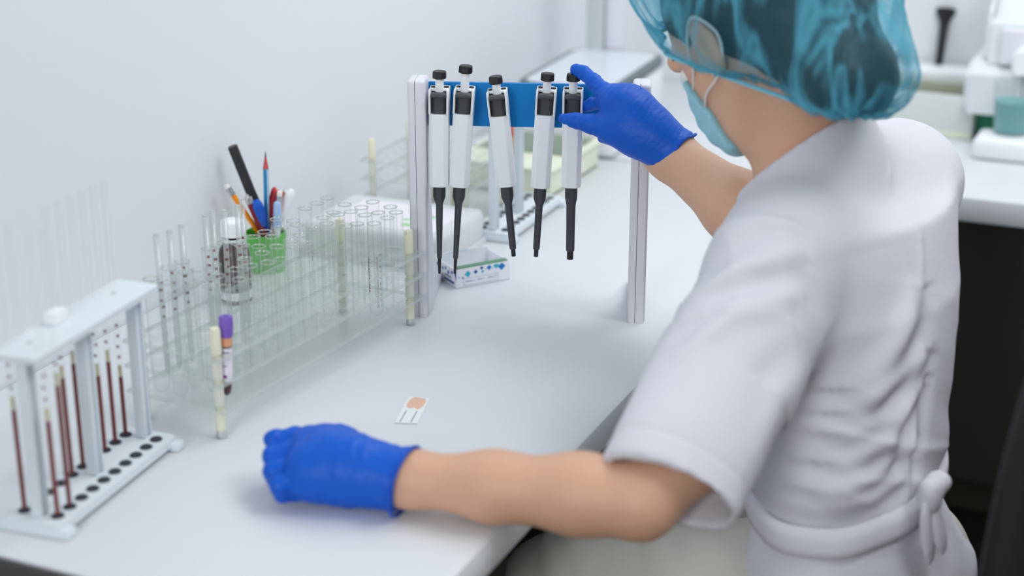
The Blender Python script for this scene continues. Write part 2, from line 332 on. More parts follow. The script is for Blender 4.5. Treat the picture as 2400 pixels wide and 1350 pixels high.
box('back_sheet', (.596, L2 / 2, (TZ - .04) / 2), (.02, L2 - .04, TZ - .045), 'wallshade', d2, .002)  # grey sheet whose colour stands for the shaded wall below this desk
for y in (.02, L2 - .05): box('side_panel', (.3, y, (TZ - .04) / 2), (.56, .025, TZ - .04), 'dark', d2, .002)
# ------------------------------------------------------------------ pipette stand
sL = np.array([1.637, .849]); sR = np.array([1.724, .603]); sx = (sR - sL); SW = np.linalg.norm(sx); sx /= SW
srz = math.atan2(sx[1], sx[0]); sc = (sL + sR) / 2
st = thing('pipette_stand', 'pale grey two-legged pipette stand with a blue crossbar', 'pipette stand', (sc[0], sc[1], TZ), srz)
prof = [(0, 0), (.145, 0), (.145, .010), (.085, .022), (.056, .050), (.045, .09), (.04, .16), (.038, .291), (0, .291)]
def panel_half(name, z0, z1, zo, parent):
    bm = bmesh.new(); addprism(bm, prof, z0, z1)
    es = [e for e in bm.edges if (all(abs(v.co.z - zo) < 1e-6 for v in e.verts)) or (abs(e.verts[0].co.z - e.verts[1].co.z) > 1e-6 and e.verts[0].co.y > .28)]
    bmesh.ops.bevel(bm, geom=es, offset=.0042, segments=4, affect='EDGES', profile=.5); bmesh.ops.transform(bm, matrix=Tp, verts=bm.verts)
    return fin(name, bm, 'gplastic', parent, ang=50)
Tp = Matrix(((0, 0, 1, 0), (1, 0, 0, 0), (0, 1, 0, 0), (0, 0, 0, 1)))
for s_ in (-1, 1):
    x0 = s_ * SW / 2; half = .0106; cut = x0 - .0014
    p = panel_half('side_panel', x0 - half, cut - .0003, x0 - half, st)
    panel_half('panel_half', cut + .0003, x0 + half, x0 + half, p)
    prism('seam', [(.002, .004), (.13, .004), (.05, .05), (.03, .285), (.002, .285)], cut - .0006, cut + .0006, 'seam', p, Tp)
bar = [(.034, .2305), (.040, .2305), (.044, .24), (.044, .275), (.04, .2825), (.034, .2825)]
prism('crossbar', bar, -SW / 2 + .0106, SW / 2 - .0106, 'blue', st, Tp, .0)

# ------------------------------------------------------------------ pipettes: local z up, origin at the lower end of the white body
def oct_(w, d, c): return [(-w + c, -d), (w - c, -d), (w, -d + c), (w, d - c), (w - c, d), (-w + c, d), (-w, d - c), (-w, -d + c)]
def addloft(bm, secs):
    rings = [[bm.verts.new(Vector((x, y, z))) for x, y in poly] for poly, z in secs]; n = len(rings[0])
    for a, b in zip(rings, rings[1:]):
        for i in range(n): bm.faces.new((a[i], a[(i + 1) % n], b[(i + 1) % n], b[i]))
    bm.faces.new(rings[0][::-1]); bm.faces.new(rings[-1])
def loftobj(name, secs, m, parent, bev=0., ang=30, **k):
    bm = bmesh.new(); addloft(bm, secs)
    if bev: bmesh.ops.bevel(bm, geom=list(bm.edges), offset=bev, segments=2, affect='EDGES')
    return fin(name, bm, m, parent, ang=ang, **k)
def pipette(label, top, bot, stem, kind, split_px):
    """top/bot: photo points of the knob top and the nozzle end; the body hangs on the stand's bar"""
    n = np.array([-sx[1], sx[0]]); n = n if n @ CF[:2] > 0 else -n          # horizontal normal of the stand, away from the camera
    org = np.array([sc[0], sc[1]]) + n * .012                               # plane the pipettes hang in
    def hit(px, py):
        a = D(px, py, 1.); c0 = np.array([0, 0, CH + TZ]); r = a - c0; t = (org @ n) / (r[:2] @ n); return c0 + r * t
    A, B = hit(*bot), hit(*top); Lt = np.linalg.norm(B - A); zx = (B - A) / Lt
    C0 = hit(*split_px); zb = (C0 - A) @ zx                                   # length below the white body
    root = thing('micropipette', label, 'pipette', A + zx * zb, 0, None)
    xx = np.array([sx[0], sx[1], 0]); xx = xx - zx * (xx @ zx); xx /= np.linalg.norm(xx); yy = np.cross(zx, xx)
    root.rotation_euler = Matrix(np.array([xx, yy, zx]).T.tolist()).to_euler()
    up_ = Lt - zb; hb = up_ - stem - .0085                                    # body height
    W0 = .0113
    secs = [(oct_(W0 * .98, .0125, .005), 0), (oct_(W0, .0125, .005), .002), (oct_(W0 * 1.02, .0125, .005), hb - .030)]
    loftobj('body', secs, 'wplastic', root, .0006)
    # upper sleeve: side walls and hook at the rear, open at the front where the ejector sits
    bm = bmesh.new(); u = W0 * 1.03
    for s_ in (-1, 1): addbox(bm, Vector((s_ * (u - .0012), .0, hb - .0155)), (.0024, .023, .029), .0008)
    addbox(bm, Vector((0, .009, hb - .0155)), (2 * u, .006, .031), .0012)
    addbox(bm, Vector((0, .0045, hb - .003)), (2 * u - .004, .012, .003), .0008)
    addbox(bm, Vector((0, .024, hb - .004)), (.016, .028, .0035), .001); addbox(bm, Vector((0, .0365, hb - .012)), (.016, .0035, .019), .001)
    fin('hook_sleeve', bm, 'wplastic', root, ang=40)
    loftobj('ejector', [(oct_(.0078, .0085, .003), hb - .0305), (oct_(.0078, .0085, .003), hb - .006)], 'dgrey', root, .0005)
    bm = bmesh.new(); addbox(bm, Vector((0, -.0075, hb - .0075)), (.0182, .016, .0052), .0023, 3); fin('finger_hook', bm, 'dgrey', root, ang=50)
    for s_ in (-1, 1): box('clip_slot', (s_ * .0075, .006, hb - .0005), (.0055, .004, .0016), 'black', root, .0004)
    lathe('plunger', [(.0050, hb - .012), (.0050, up_ - .008)], 'wplastic', root, 20)
    kn = [(.0085 * math.cos(math.radians(22.5 + 45 * i)), .0085 * math.sin(math.radians(22.5 + 45 * i))) for i in range(8)]
    loftobj('knob', [([(x * .93, y * .93) for x, y in kn], up_ - .0088), (kn, up_ - .0078), ([(x * .97, y * .97) for x, y in kn], up_ - .0012), ([(x * .85, y * .85) for x, y in kn], up_)], 'black', root, .0003)
    o8 = lambda r: [(r * math.cos(math.radians(22.5 + 45 * i)), r * math.sin(math.radians(22.5 + 45 * i))) for i in range(8)]
    if kind == 'fine': zn, r1, r2, rn1, rn2 = .0195, .0042, .0031, .0022, .0016; 
    elif kind == 'mid': zn, r1, r2, rn1, rn2 = .0092, .0044, .0041, .0028, .0027
    else: zn, r1, r2, rn1, rn2 = .0105, .0055, .0052, .0040, .0039
    zt = -zb + zn
    loftobj('shaft', [(o8(r2), zt), (o8(r2 * 1.05), zt + .003), (o8(r1), zt + (.045 if kind == 'fine' else .02)), (o8(r1 * 1.06), -.0235), (o8(.0078), -.0145), (o8(.0078), -.001), (o8(.0082), .0005)], 'dgrey', root, .0003)
    lathe('nozzle', [(rn2, -zb), (rn1, zt + .001)], 'black', root, 14)
    return root
pipette('first white pipette from the left leg of the stand, with a fine tip', (1030, 166), (1030, 641), .0108, 'fine', (1030, 433))
pipette('second white pipette on the bar, its plunger raised highest', (1092, 153), (1066, 641), .0175, 'fine', (1076, 434))
pipette('third white pipette, hanging askew at the middle of the blue bar', (1161, 178), (1204, 600), .0075, 'mid', (1189, 433))
pipette('fourth white pipette, hanging just left of the one being taken', (1284, 171), (1256, 601), .0095, 'mid', (1266, 436))
pipette('fifth white pipette with a thick shaft, the one the gloved hand is taking', (1344, 172), (1336, 607), .0095, 'wide', (1338, 435))

# ------------------------------------------------------------------ clear acrylic test tube rack
PX_, NYR = .0243, 5
def holed_plate(name, nx, ny, pitch, z, th, holes, parent, m, hr=.0096, skip=()):
    """plate whose cells carry round holes; origin of the grid at the front-left post"""
    bm = bmesh.new(); n = 16; x0, y0 = -pitch / 2, -pitch / 2
    ring = []
    for i in range(n):
        a = 2 * math.pi * i / n + math.pi / 4; c, s_ = math.cos(a), math.sin(a); k = 1 / max(abs(c), abs(s_)); ring.append((c, s_, c * k * pitch / 2, s_ * k * pitch / 2))
    for i in range(nx):
        for j in range(ny):
            cx, cy = i * pitch, j * pitch
            if holes and (i, j) not in skip:
                for zz in (z, z + th):
                    o_ = [bm.verts.new((cx + q[2], cy + q[3], zz)) for q in ring]; i_ = [bm.verts.new((cx + q[0] * hr, cy + q[1] * hr, zz)) for q in ring]
                    for k in range(n): bm.faces.new((o_[k], o_[(k + 1) % n], i_[(k + 1) % n], i_[k]))
                    if zz == z: low = i_
                    else:
                        for k in range(n): bm.faces.new((low[k], low[(k + 1) % n], i_[(k + 1) % n], i_[k]))
            else:
                for zz in (z, z + th): bm.faces.new([bm.verts.new((cx + a * pitch / 2, cy + b * pitch / 2, zz)) for a, b in ((-1, -1), (1, -1), (1, 1), (-1, 1))])
    bmesh.ops.remove_doubles(bm, verts=bm.verts, dist=1e-6)
    me = bpy.data.meshes.new(name); bm.to_mesh(me); bm.free(); o = link(name, me, m, parent, False)
    X0, X1, Y0, Y1 = -pitch / 2, (nx - .5) * pitch, -pitch / 2, (ny - .5) * pitch
    bm = bmesh.new(); e = .0015
    for c, s_ in (((X0 + X1) / 2, Y0), (X1 - X0, e)), (((X0 + X1) / 2, Y1), (X1 - X0, e)), ((X0, (Y0 + Y1) / 2), (e, Y1 - Y0)), ((X1, (Y0 + Y1) / 2), (e, Y1 - Y0)):
        addbox(bm, Vector((c[0], c[1], z + th / 2)), (s_[0], s_[1], th))
    fin('polished_edge', bm, 'acryledge', o)
    return o
def tube_rack(label, fl_, rz, nx, ny):
    r = thing('test_tube_rack', label, 'rack', (fl_[0], fl_[1], TZ), rz)
    corners = [(0, 0), (nx - 1, 0), (0, ny - 1), (nx - 1, ny - 1)]
    for z, hs in ((.0315, False), (.0595, True), (.0865, True)): holed_plate('shelf', nx, ny, PX_, z, .004, hs, r, 'acryl', skip=corners)
    for i, j in corners:
        x, y = i * PX_, j * PX_
        p = lathe('post', [(.0040, .001), (.0040, .117)], 'cream', r, 12, Matrix.Translation((x, y, 0)))
        lathe('spacer', [(.0050, .008), (.0052, .0315)], 'cream', p, 16, Matrix.Translation((x, y, 0)))
        lathe('cap', [(.0056, .0910), (.0054, .116), (.0045, .1185)], 'cream', p, 16, Matrix.Translation((x, y, 0)))
        lathe('spacer', [(.0053, .0360), (.0053, .0590)], 'creamb', p, 16, Matrix.Translation((x, y, 0))); lathe('spacer', [(.0053, .0640), (.0053, .0860)], 'creamb', p, 16, Matrix.Translation((x, y, 0)))
        lathe('foot', [(.0046, 0), (.0052, .002), (.0052, .0085)], 'metal', p, 16, Matrix.Translation((x, y, 0)))
    return r
R1 = np.array([1.246, .875]); rz1 = math.atan2(-.027, .364)
rack1 = tube_rack('long clear acrylic rack packed with empty glass tubes, near the left wall', R1, rz1, 16, NYR)
rack2 = tube_rack('short clear acrylic rack with cream posts behind the left leg of the pipette stand', (1.976, .950), math.radians(1), 6, 7)
def r1(i, j, z=0): 
    x, y = i * PX_, j * PX_; return (R1[0] + x * math.cos(rz1) - y * math.sin(rz1), R1[1] + x * math.sin(rz1) + y * math.cos(rz1), TZ + z)
def tube_mesh(L, r):
    bm = bmesh.new(); pr = [(r * .25, .0003), (r * .62, r * .22), (r * .9, r * .6), (r, r), (r, L * .5), (r, L - .002)]
    addlathe(bm, pr, 18, None, True, False)
    nf = len(bm.faces)
    addlathe(bm, [(r, L - .0020), (r * 1.07, L - .0012), (r * 1.08, L - .0003), (r * 1.0, L), (r * .9, L - .0006), (r * .9, L - .002)], 18, None, False, False)
    bm.faces.ensure_lookup_table()
    for k, f_ in enumerate(bm.faces): f_.material_index = 0 if k < nf else 1; f_.smooth = True
    me = bpy.data.meshes.new('test_tube'); bm.to_mesh(me); bm.free(); me.materials.append(M['glass']); me.materials.append(M['glassrim']); return me
TM = [tube_mesh(.112, .0078), tube_mesh(.116, .0080), tube_mesh(.108, .0077)]
PIP = [(370, 550), (397, 541), (428, 526), (483, 506), (496, 496), (523, 492), (553, 481), (566, 468)]
def put_tube(i, j, label, group, k=None):
    o = bpy.data.objects.new('test_tube', TM[rng.randint(3) if k is None else k]); COL.objects.link(o)
    o.location = r1(i, j, .0358); o.rotation_euler = (rng.uniform(-.025, .025), rng.uniform(-.025, .025), rng.uniform(0, 6)); return tag(o, label, 'test tube', group)
corner = {(0, 0), (15, 0), (0, 4), (15, 4)}
ORD = ['', 'second ', 'third ', 'fourth ', 'fifth ', 'sixth ', 'seventh ', 'eighth ', 'ninth ', 'tenth ', 'eleventh ', 'twelfth ', 'thirteenth ', 'fourteenth ', 'fifteenth ', 'sixteenth ']
ROWN = ['front', 'second', 'third', 'fourth', 'rear']
for j in range(NYR):
    cnt = 0
    for i in range(15, -1, -1):
        if (i, j) in corner: continue
        if j == 0:
            if i in (13, 14): put_tube(i, j, ('rightmost' if i == 14 else 'second') + ' plain glass tube in the front row of the long clear rack', 'empty glass tubes in the long clear rack', 0)
            continue
        p_ = {1: .72}.get(j, .95)
        if i == 15: p_ *= .4
        if rng.rand() < p_:
            put_tube(i, j, 'empty glass tube, ' + (ORD[cnt] + 'from' if cnt else 'the first at') + ' the right end, ' + ROWN[j] + ' row of the long rack', 'empty glass tubes in the long clear rack'); cnt += 1
# graduated tube with its scale
g = thing('graduated_tube', 'glass tube printed with a red-brown graduated scale, front row of the long rack', 'test tube', r1(12, 0, .0358))
o = bpy.data.objects.new('glass_wall', TM[0]); COL.objects.link(o); o.parent = g
cdir = -CF[:2] + .12 * CL[:2]; cdir /= np.linalg.norm(cdir); ga = math.atan2(cdir[1], cdir[0])
def on_tube(a, z, r=.0081): return (r * math.cos(ga + a), r * math.sin(ga + a), z)
bm = bmesh.new()
def tick(bm, a0, a1, z, h):
    n = max(1, int((a1 - a0) / .2)); 
    for k in range(n):
        q0, q1 = a0 + (a1 - a0) * k / n, a0 + (a1 - a0) * (k + 1) / n
        bm.faces.new([bm.verts.new(on_tube(q, zz)) for q, zz in ((q0, z), (q1, z), (q1, z + h), (q0, z + h))])
for k in range(0, 91):
    z = .012 + .00068 * k; tick(bm, (-.1 if k % 10 == 0 else .02 if k % 5 == 0 else .1) , .42, z, .00022)
for k in range(30): tick(bm, -1.5, -1.05 + .15 * math.sin(k * 2.3), .030 + .0014 * k, .0009)
fin('scale', bm, 'markred', g)
for k, ch in enumerate(['1', '2', '3', '4', '5', '6', '7', '8', '9', '10']):
    cu = bpy.data.curves.new('numeral', 'FONT'); cu.body = ch; cu.size = .0042; cu.align_x = 'CENTER'; cu.materials.append(M['markred'])
    tmp = bpy.data.objects.new('numeral_curve', cu); nme = bpy.data.meshes.new_from_object(tmp); bpy.data.objects.remove(tmp)
    o = bpy.data.objects.new('numeral', nme); COL.objects.link(o); o.parent = g; o.location = on_tube(.66, .0125 + .0068 * k, .0084)
    o.rotation_euler = (math.pi / 2, 0, ga + .66 + math.pi / 2)
# capped blood tube
v = thing('blood_tube', 'small blood tube with a purple cap in the near corner of the long clear rack', 'blood tube', r1(.45, -.05, .042)); v.rotation_euler = (.02, .05, 0)
lathe('tube_wall', [(.002, 0), (.0048, .003), (.0056, .009), (.0058, .066)], 'glass', v, 20, None, capt=False)
lathe('blood', [(.0015, .0006), (.0042, .0035), (.0050, .009), (.0051, .013)], 'dblood', v, 18)
lathe('paper_label', [(.0060, .017), (.0060, .052)], 'label', v, 20, capb=False, capt=False)
lathe('gel_ring', [(.0059, .054), (.0059, .0645)], 'orange', v, 20)
bm = bmesh.new()
for z, a0, a1, h in ((.046, -.9, -.3, .003), (.047, -.2, .5, .0014), (.033, -.5, .1, .001), (.034, .2, .3, .001), (.021, -.7, .1, .003)): 
    n = 4
    for k in range(n):
        q0, q1 = a0 + (a1 - a0) * k / n, a0 + (a1 - a0) * (k + 1) / n; bm.faces.new([bm.verts.new(on_tube(q, zz, .0063)) for q, zz in ((q0, z), (q1, z), (q1, z + h), (q0, z + h))])
fin('printed_marks', bm, 'violet', v)
lathe('cap', [(.0062, .063), (.0070, .066), (.0072, .074), (.0070, .082), (.0064, .0845), (.0030, .0845), (.0026, .083)], 'purple', v, 24)
# graduated pipettes standing in the tubes
for k, (px, py) in enumerate(PIP):
    A = PY(px, py, .962); root = thing('glass_pipette', (ORD[k] if k else 'left') .strip() + (' from the left of the' if k else 'most of the') + ' thin glass pipettes rising from the long rack', 'glass pipette', (A[0], A[1], TZ + .04), 0, 'graduated glass pipettes at the back of the rack')
    hgt = A[2] - TZ - .04; root.rotation_euler = (rng.uniform(-.02, .02), rng.uniform(-.03, .03) + (.05 if k in (4, 7) else 0), 0)
    lathe('glass_stem', [(.0010, 0), (.0030, .008), (.0031, hgt), (.0016, hgt)], 'thick', root, 14, capt=False)
    lathe('top_rim', [(.0031, hgt - .0012), (.0033, hgt - .0005), (.003, hgt)], 'column', root, 14)
    bm = bmesh.new()
    for q in range(5):
        z = hgt - (.045 if k else .05) - .0095 * q - rng.uniform(0, .003)
        a0 = ga + rng.uniform(-.7, .1); 
        for a in (0, .45, .9)[:2 + q % 2]:
            bm.faces.new([bm.verts.new((.0033 * math.cos(a0 + b), .0033 * math.sin(a0 + b), zz)) for b, zz in ((a, z), (a + .35, z), (a + .35, z + .003), (a, z + .003))])
    fin('painted_marks', bm, 'markred', root)

# ------------------------------------------------------------------ white racks for sedimentation tubes
def sed_rack(label, c, rz):
    r = thing('sedimentation_rack', label, 'rack', (c[0], c[1], TZ), rz)
    prism('base', rrect(.205, .062, .004), .005, .0135, 'rackw', r, None, .0012)
    for x in (-.096, .096): box('foot_bar', (x, 0, .005), (.014, .078, .0095), 'rackw', r, .002)
    for x in (-.088, .002, .09):
        bm = bmesh.new(); addbox(bm, Vector((x, 0, .0905)), (.0135, .0085, .153), .0008)
        for q in (-.0052, .0052): addbox(bm, Vector((x + q, -.0052, .0905)), (.0028, .0030, .153), .0006)
        fin('post', bm, 'rackw', r, ang=40)
    t = prism('top_plate', rrect(.205, .048, .004), .166, .1715, 'rackw', r, None, .001)
    box('clip_block', (-.018, .012, .1775), (.020, .012, .012), 'wplastic', t, .0015)
    for x in (-.07, .066): lathe('screw_head', [(.003, .1712), (.003, .1722), (.002, .1727)], 'column', t, 12, Matrix.Translation((x, .004, 0)))
    first = None
    for j in (-1, 1):
        for k in range(10):
            x = -.0855 + .019 * k
            if first is None:
                first = lathe('rubber_cup', [(.0062, .0130), (.0062, .0142), (.0056, .0150), (.0020, .0150), (.0018, .0145)], 'rubber', r, 16); first.location = (x, j * .0172, 0)
            else:
                o = first.copy(); COL.objects.link(o); o.parent = r; o.location = (x, j * .0172, 0)
    return r
srz1 = math.atan2(.914 - .898, 1.19 - 1.021)
c1, s1 = math.cos(srz1), math.sin(srz1)
sc1 = np.array([(1.021 + 1.19) / 2 - s1 * .0172, (.898 + .914) / 2 + c1 * .0172])
sed1 = sed_rack('white sedimentation rack with three posts at the near left, holding tubes of blood', sc1, srz1)
sed2 = copytree(sed1); sed2.location = (2.045, .9, TZ); sed2.rotation_euler = (0, 0, math.radians(1.5)); sed2['label'] = 'empty white three-post rack with black rubber cups, behind the hanging pipettes'
BN = {1: 0, -1: 0}
def blood_tube(k, j, level, top=.262):
    x, y = -.0855 + .019 * k, j * .0172; P_ = (sc1[0] + x * c1 - y * s1, sc1[1] + x * s1 + y * c1, TZ + .0148)
    root = thing('sedimentation_tube', ('front' if j < 0 else 'back') + '-row blood tube, ' + (ORD[BN[j]] if BN[j] else 'first ') + 'from the near end of the near white rack', 'blood tube', P_, 0, 'blood columns in the near sedimentation rack')
    lathe('glass_stem', [(.0026, 0), (.0030, .004), (.0030, top), (.0022, top)], 'fineglass', root, 12, capt=False)
    BN[j] += 1
    lathe('blood_column', [(.0021, .001), (.0021, level)], 'blood', root, 10)
    lathe('plasma', [(.0019, level), (.0019, level + .012)], 'straw', root, 10)
    bm = bmesh.new()
    for q in range(4):
        z = level + .02 + .011 * q
        if z > .14: break
        a0 = ga + rng.uniform(-.6, 0); bm.faces.new([bm.verts.new((.0032 * math.cos(a0 + b), .0032 * math.sin(a0 + b), zz)) for b, zz in ((0, z), (.8, z), (.8, z + .003), (0, z + .003))])
    if len(bm.faces): fin('painted_marks', bm, 'markred', root)
    else: bm.free()
    return root
for k, j, lv in ((0, -1, .092), (1, -1, .118), (0, 1, .098), (1, 1, .088), (4, 1, .098), (5, 1, .105), (6, 1, .075), (7, 1, .078), (8, 1, .085), (9, 1, .062)):
    blood_tube(k, j, lv)
# ------------------------------------------------------------------ slide with a smear, box of slides
def flatquad(name, pts, z, h, m, parent=None, **k):
    bm = bmesh.new(); addprism(bm, [(p[0], p[1]) for p in pts], z, z + h); return fin(name, bm, m, parent, **k)
cs_ = [W(*p) for p in ((925, 993), (978, 995), (1008, 935), (958, 932))]
c0 = sum(cs_) / 4
sl = thing('microscope_slide', 'single glass microscope slide with an orange smear, lying alone on the desk', 'glass slide', (c0[0], c0[1], TZ))
q = [p - c0 for p in cs_]
mixp = lambda a, b, t: a + (b - a) * t
flatquad('glass_plate', q, .0002, .0011, 'slidef', sl)
a0, a1, b1, b0 = q[0], q[1], q[2], q[3]
def onq(u, v_): return mixp(mixp(a0, a1, u), mixp(b0, b1, u), v_)
sp = [onq(*t) for t in ((.12, .62), (.3, .55), (.5, .60), (.72, .52), (.86, .64), (.9, .82), (.82, .95), (.55, .97), (.3, .98), (.16, .92), (.10, .78))]
flatquad('smear', sp, .0013, .0003, 'smear', sl)
for u in (.2, .68): flatquad('scribed_line', [onq(u, .02), onq(u + .03, .02), onq(u + .05, .46), onq(u + .02, .46)], .0013, .0002, 'markblk', sl)

bA = W(1070, 678); bB = W(1195, 655); ex = (bB - bA)[:2]; BW = np.linalg.norm(ex); ex /= BW; brz = math.atan2(ex[1], ex[0]); BD, BH = .060, .0255
bx = thing('slide_box', 'small open white card box printed with blue diamonds, by the left leg of the stand', 'box', (bA[0], bA[1], TZ), brz)
th_ = .0012
bm = bmesh.new(); addbox(bm, Vector((BW / 2, BD / 2, .001)), (BW, BD, .0012))
fin('bottom', bm, 'card', bx)
box('front_wall', (BW / 2, th_ / 2, BH / 2), (BW, th_, BH), 'card', bx); box('rear_wall', (BW / 2, BD - th_ / 2, BH / 2 + .002), (BW, th_, BH + .004), 'card', bx)
box('end_wall', (th_ / 2, BD / 2, BH / 2), (th_, BD - 2 * th_, BH), 'card', bx); box('end_wall', (BW - th_ / 2, BD / 2, BH / 2), (th_, BD - 2 * th_, BH), 'card', bx)
def diamond(bm, o_, X, Z, c, s_, cut=None):
    pts = [(c[0], c[1] - s_), (c[0] + s_, c[1]), (c[0], c[1] + s_), (c[0] - s_, c[1])]
    if cut: pts = [(x, min(z, cut)) for x, z in pts]
    bm.faces.new([bm.verts.new(Vector(o_) + Vector(X) * x + Vector((0, 0, z))) for x, z in pts])
fr = [(.0165, .0178, .0046, 1), (.0277, .0190, .0030, 2), (.0365, .0228, .0026, 2), (.0378, .0178, .0022, 3), (.0474, .0218, .0038, 0), (.0577, .0232, .0048, 1), (.0658, .0205, .0056, 0), (.0036, .0150, .0012, 3), (.0092, .0138, .0015, 2), (.042, .0205, .0008, 2), (.0525, .0195, .0007, 2)]
for mi, mn in enumerate(('pb1', 'pb2', 'pb3', 'pb2')):
    bm = bmesh.new()
    for x, z, s_, k in fr:
        if k == mi: diamond(bm, (0, -.0003, 0), (BW / .078, 0, 0), 0, (x, z), s_, BH - .0003)
    fin('printed_diamonds', bm, mn, bx)
bm = bmesh.new()
for t in ((.012, .0016, .062, .0024),): pass
def strip(bm, x0, z0, x1, z1, y=-.0003): bm.faces.new([bm.verts.new((x, y, z)) for x, z in ((x0, z0), (x1, z0), (x1, z1), (x0, z1))])
k_ = BW / .078
for x0, z0, x1, z1 in ((.010, .0030, .0605, .0033), (.010, .0122, .0605, .0125), (.010, .0030, .0103, .0125), (.0602, .0030, .0605, .0125)): strip(bm, x0 * k_, z0, x1 * k_, z1)
for x0, x1, z in ((.0125, .0235, .0074), (.0300, .0375, .0078), (.039, .0405, .0078), (.045, .0535, .0078)):
    x = x0
    while x < x1: strip(bm, x * k_, z, min(x + .0011, x1) * k_, z + .0011); x += .0014
for x0, z0 in ((.0550, .0065),): 
    for e in range(2): strip(bm, (x0 + .0028 * e) * k_, z0, (x0 + .0028 * e + .0003) * k_, z0 + .0036); strip(bm, x0 * k_, z0 + .0033 * e, (x0 + .0031) * k_, z0 + .0033 * e + .0003)
fin('printed_panel', bm, 'ptxt', bx)
bm = bmesh.new()
diamond(bm, (0, -.00035, 0), (k_, 0, 0), 0, (.0258, .0082), .0009)
for d_, z, s_ in ((.012, .019, .003), (.022, .0165, .003), (.030, .020, .0028), (.038, .0175, .0030), (.052, .0195, .0036)):
    diamond(bm, (-.0003, 0, 0), (0, 1, 0), 0, (d_, z), s_)
bm.faces.new([bm.verts.new((-.0003, y, z)) for y, z in ((.0002, .010), (.006, .021), (.0002, .0215))])
for i in range(9): bm.faces.new([bm.verts.new((-.0003, y, z)) for y, z in ((.006 + .0032 * i, .0045), (.0085 + .0032 * i, .0045), (.0085 + .0032 * i, .0078), (.006 + .0032 * i, .0078))])
for i in range(7): bm.faces.new([bm.verts.new((-.0003, y, z)) for y, z in ((.014 + .0026 * i, .0105), (.0160 + .0026 * i, .0105), (.0160 + .0026 * i, .0125), (.014 + .0026 * i, .0125))])
fin('printed_end', bm, 'pb3', bx)
bm = bmesh.new(); strip(bm, .02, BH + .0032, .026, BH + .0038, BD - th_ - .0002); strip(bm, .033, BH + .0032, .046, BH + .0038, BD - th_ - .0002); fin('printed_edge', bm, 'pb2', bx)
for k in range(4):
    p = Vector((BW / 2, .0025 + .0021 * k, .0145)); pw_ = Matrix.Rotation(brz, 4, 'Z') @ p
    o = box('slide', (0, 0, 0), (BW - .004, .0013, .0255), 'slideg', None, .0003); o.location = (bA[0] + pw_.x, bA[1] + pw_.y, TZ + p.z); o.rotation_euler = (-.06, 0, brz)
    tag(o, 'green-edged glass slide standing on edge against the front of the printed box', 'glass slide', 'slides in the printed card box')

# ------------------------------------------------------------------ pencil cup and what stands in it
CC = PY(622, 542, 1.115); CX, CY, CZ = CC[0], CC[1], CC[2] - TZ
cu = thing('pencil_cup', 'bright green fluted plastic pencil cup by the wall, full of pens', 'pencil cup', (CX, CY, TZ))
def fl_ring(r, z, n=72, a=.0009): return [Vector(((r + a * math.cos(18 * 2 * math.pi * i / n)) * math.cos(2 * math.pi * i / n), (r + a * math.cos(18 * 2 * math.pi * i / n)) * math.sin(2 * math.pi * i / n), z)) for i in range(n)]
bm = bmesh.new(); rings = [[bm.verts.new(p) for p in fl_ring(r, z, 72, a)] for r, z, a in ((.023, 0, .0008), (.0262, CZ - .003, .0008), (.0264, CZ, .0003), (.0250, CZ, 0), (.0218, .003, 0))]
for a, b in zip(rings, rings[1:]):
    for i in range(72): bm.faces.new((a[i], a[(i + 1) % 72], b[(i + 1) % 72], b[i]))
bm.faces.new(rings[0][::-1]); bm.faces.new(rings[-1]); fin('fluted_wall', bm, 'green', cu, ang=60)
def ray_at(px, off):
    r = D(px[0], px[1], 1.) - np.array([0, 0, CH + TZ]); t = (np.array([CX, CY, 0]) @ CF + off) / (r @ CF); return np.array([0, 0, CH + TZ]) + r * t
def stick(name, label, cat, tip_px, off, foot_xy, parts, foot_z=.006):
    """a pen leaning in the cup: foot at the bottom, tip where the photo shows it; parts: (name, material, [(radius, s)...]) with s in metres from the tip downwards"""
    A = np.array([CX + foot_xy[0], CY + foot_xy[1], TZ + foot_z]); B = ray_at(tip_px, off); T, L = frame(A, B)
    root = thing(name, label, cat, A); R = T.to_3x3()
    root.rotation_euler = R.to_euler()
    for pn, mt, pr, *sg in parts:
        seg = sg[0] if sg else 18
        pr2 = [(r, (L - s_) if s_ is not None else 0.) for r, s_ in pr][::-1]
        pr2 = [(r, max(z, 0.)) for r, z in pr2]
        lathe(pn, pr2, mt, root, seg, ang=40)
    return root, L
EX = lambda dx, dy: (dx, dy)
stick('marker_pen', 'long black marker leaning far out of the green cup', 'marker', (544, 341), -.004, (.013, -.010), [('barrel', 'marker', [(.0062, .001), (.0066, .003), (.0066, .07), (.0070, .072), (.0070, .105), (.0066, .107), (.0066, None)]), ('grip_ring', 'black', [(.0072, .078), (.0072, .0795)]), ('grip_ring', 'black', [(.0072, .082), (.0072, .0835)]), ('grip_ring', 'black', [(.0072, .086), (.0072, .0875)])])
p_, L_ = stick('pencil', 'sharpened blue and white striped pencil with a red tip, upright in the green cup', 'pencil', (622, 355), .004, (-.004, -.004), [('barrel', 'pblue', [(.0038, .0225), (.0038, None)], 6), ('sharpened_cone', 'tipred', [(.0012, .007), (.0038, .0225)], 12), ('lead', 'graphite', [(.0003, 0), (.0012, .007)], 10)])
for a in range(0, 6, 2): box('white_stripe', (.0033 * math.cos(math.radians(60 * a + 30)), .0033 * math.sin(math.radians(60 * a + 30)), (L_ - .0225) / 2), (.0008, .0013, L_ - .024), 'pwhite', p_, rot=Matrix.Rotation(math.radians(60 * a + 30), 3, 'Z'))
stick('pencil', 'orange pencil with a clear-capped metal end at the left of the green cup', 'pencil', (530, 434), -.018, (.012, -.012), [('barrel', 'porange', [(.0037, .015), (.0037, None)], 6), ('ferrule', 'metal', [(.0040, .004), (.0041, .0155)]), ('eraser', 'eraser', [(.003, 0), (.0037, .001), (.0037, .004)])])
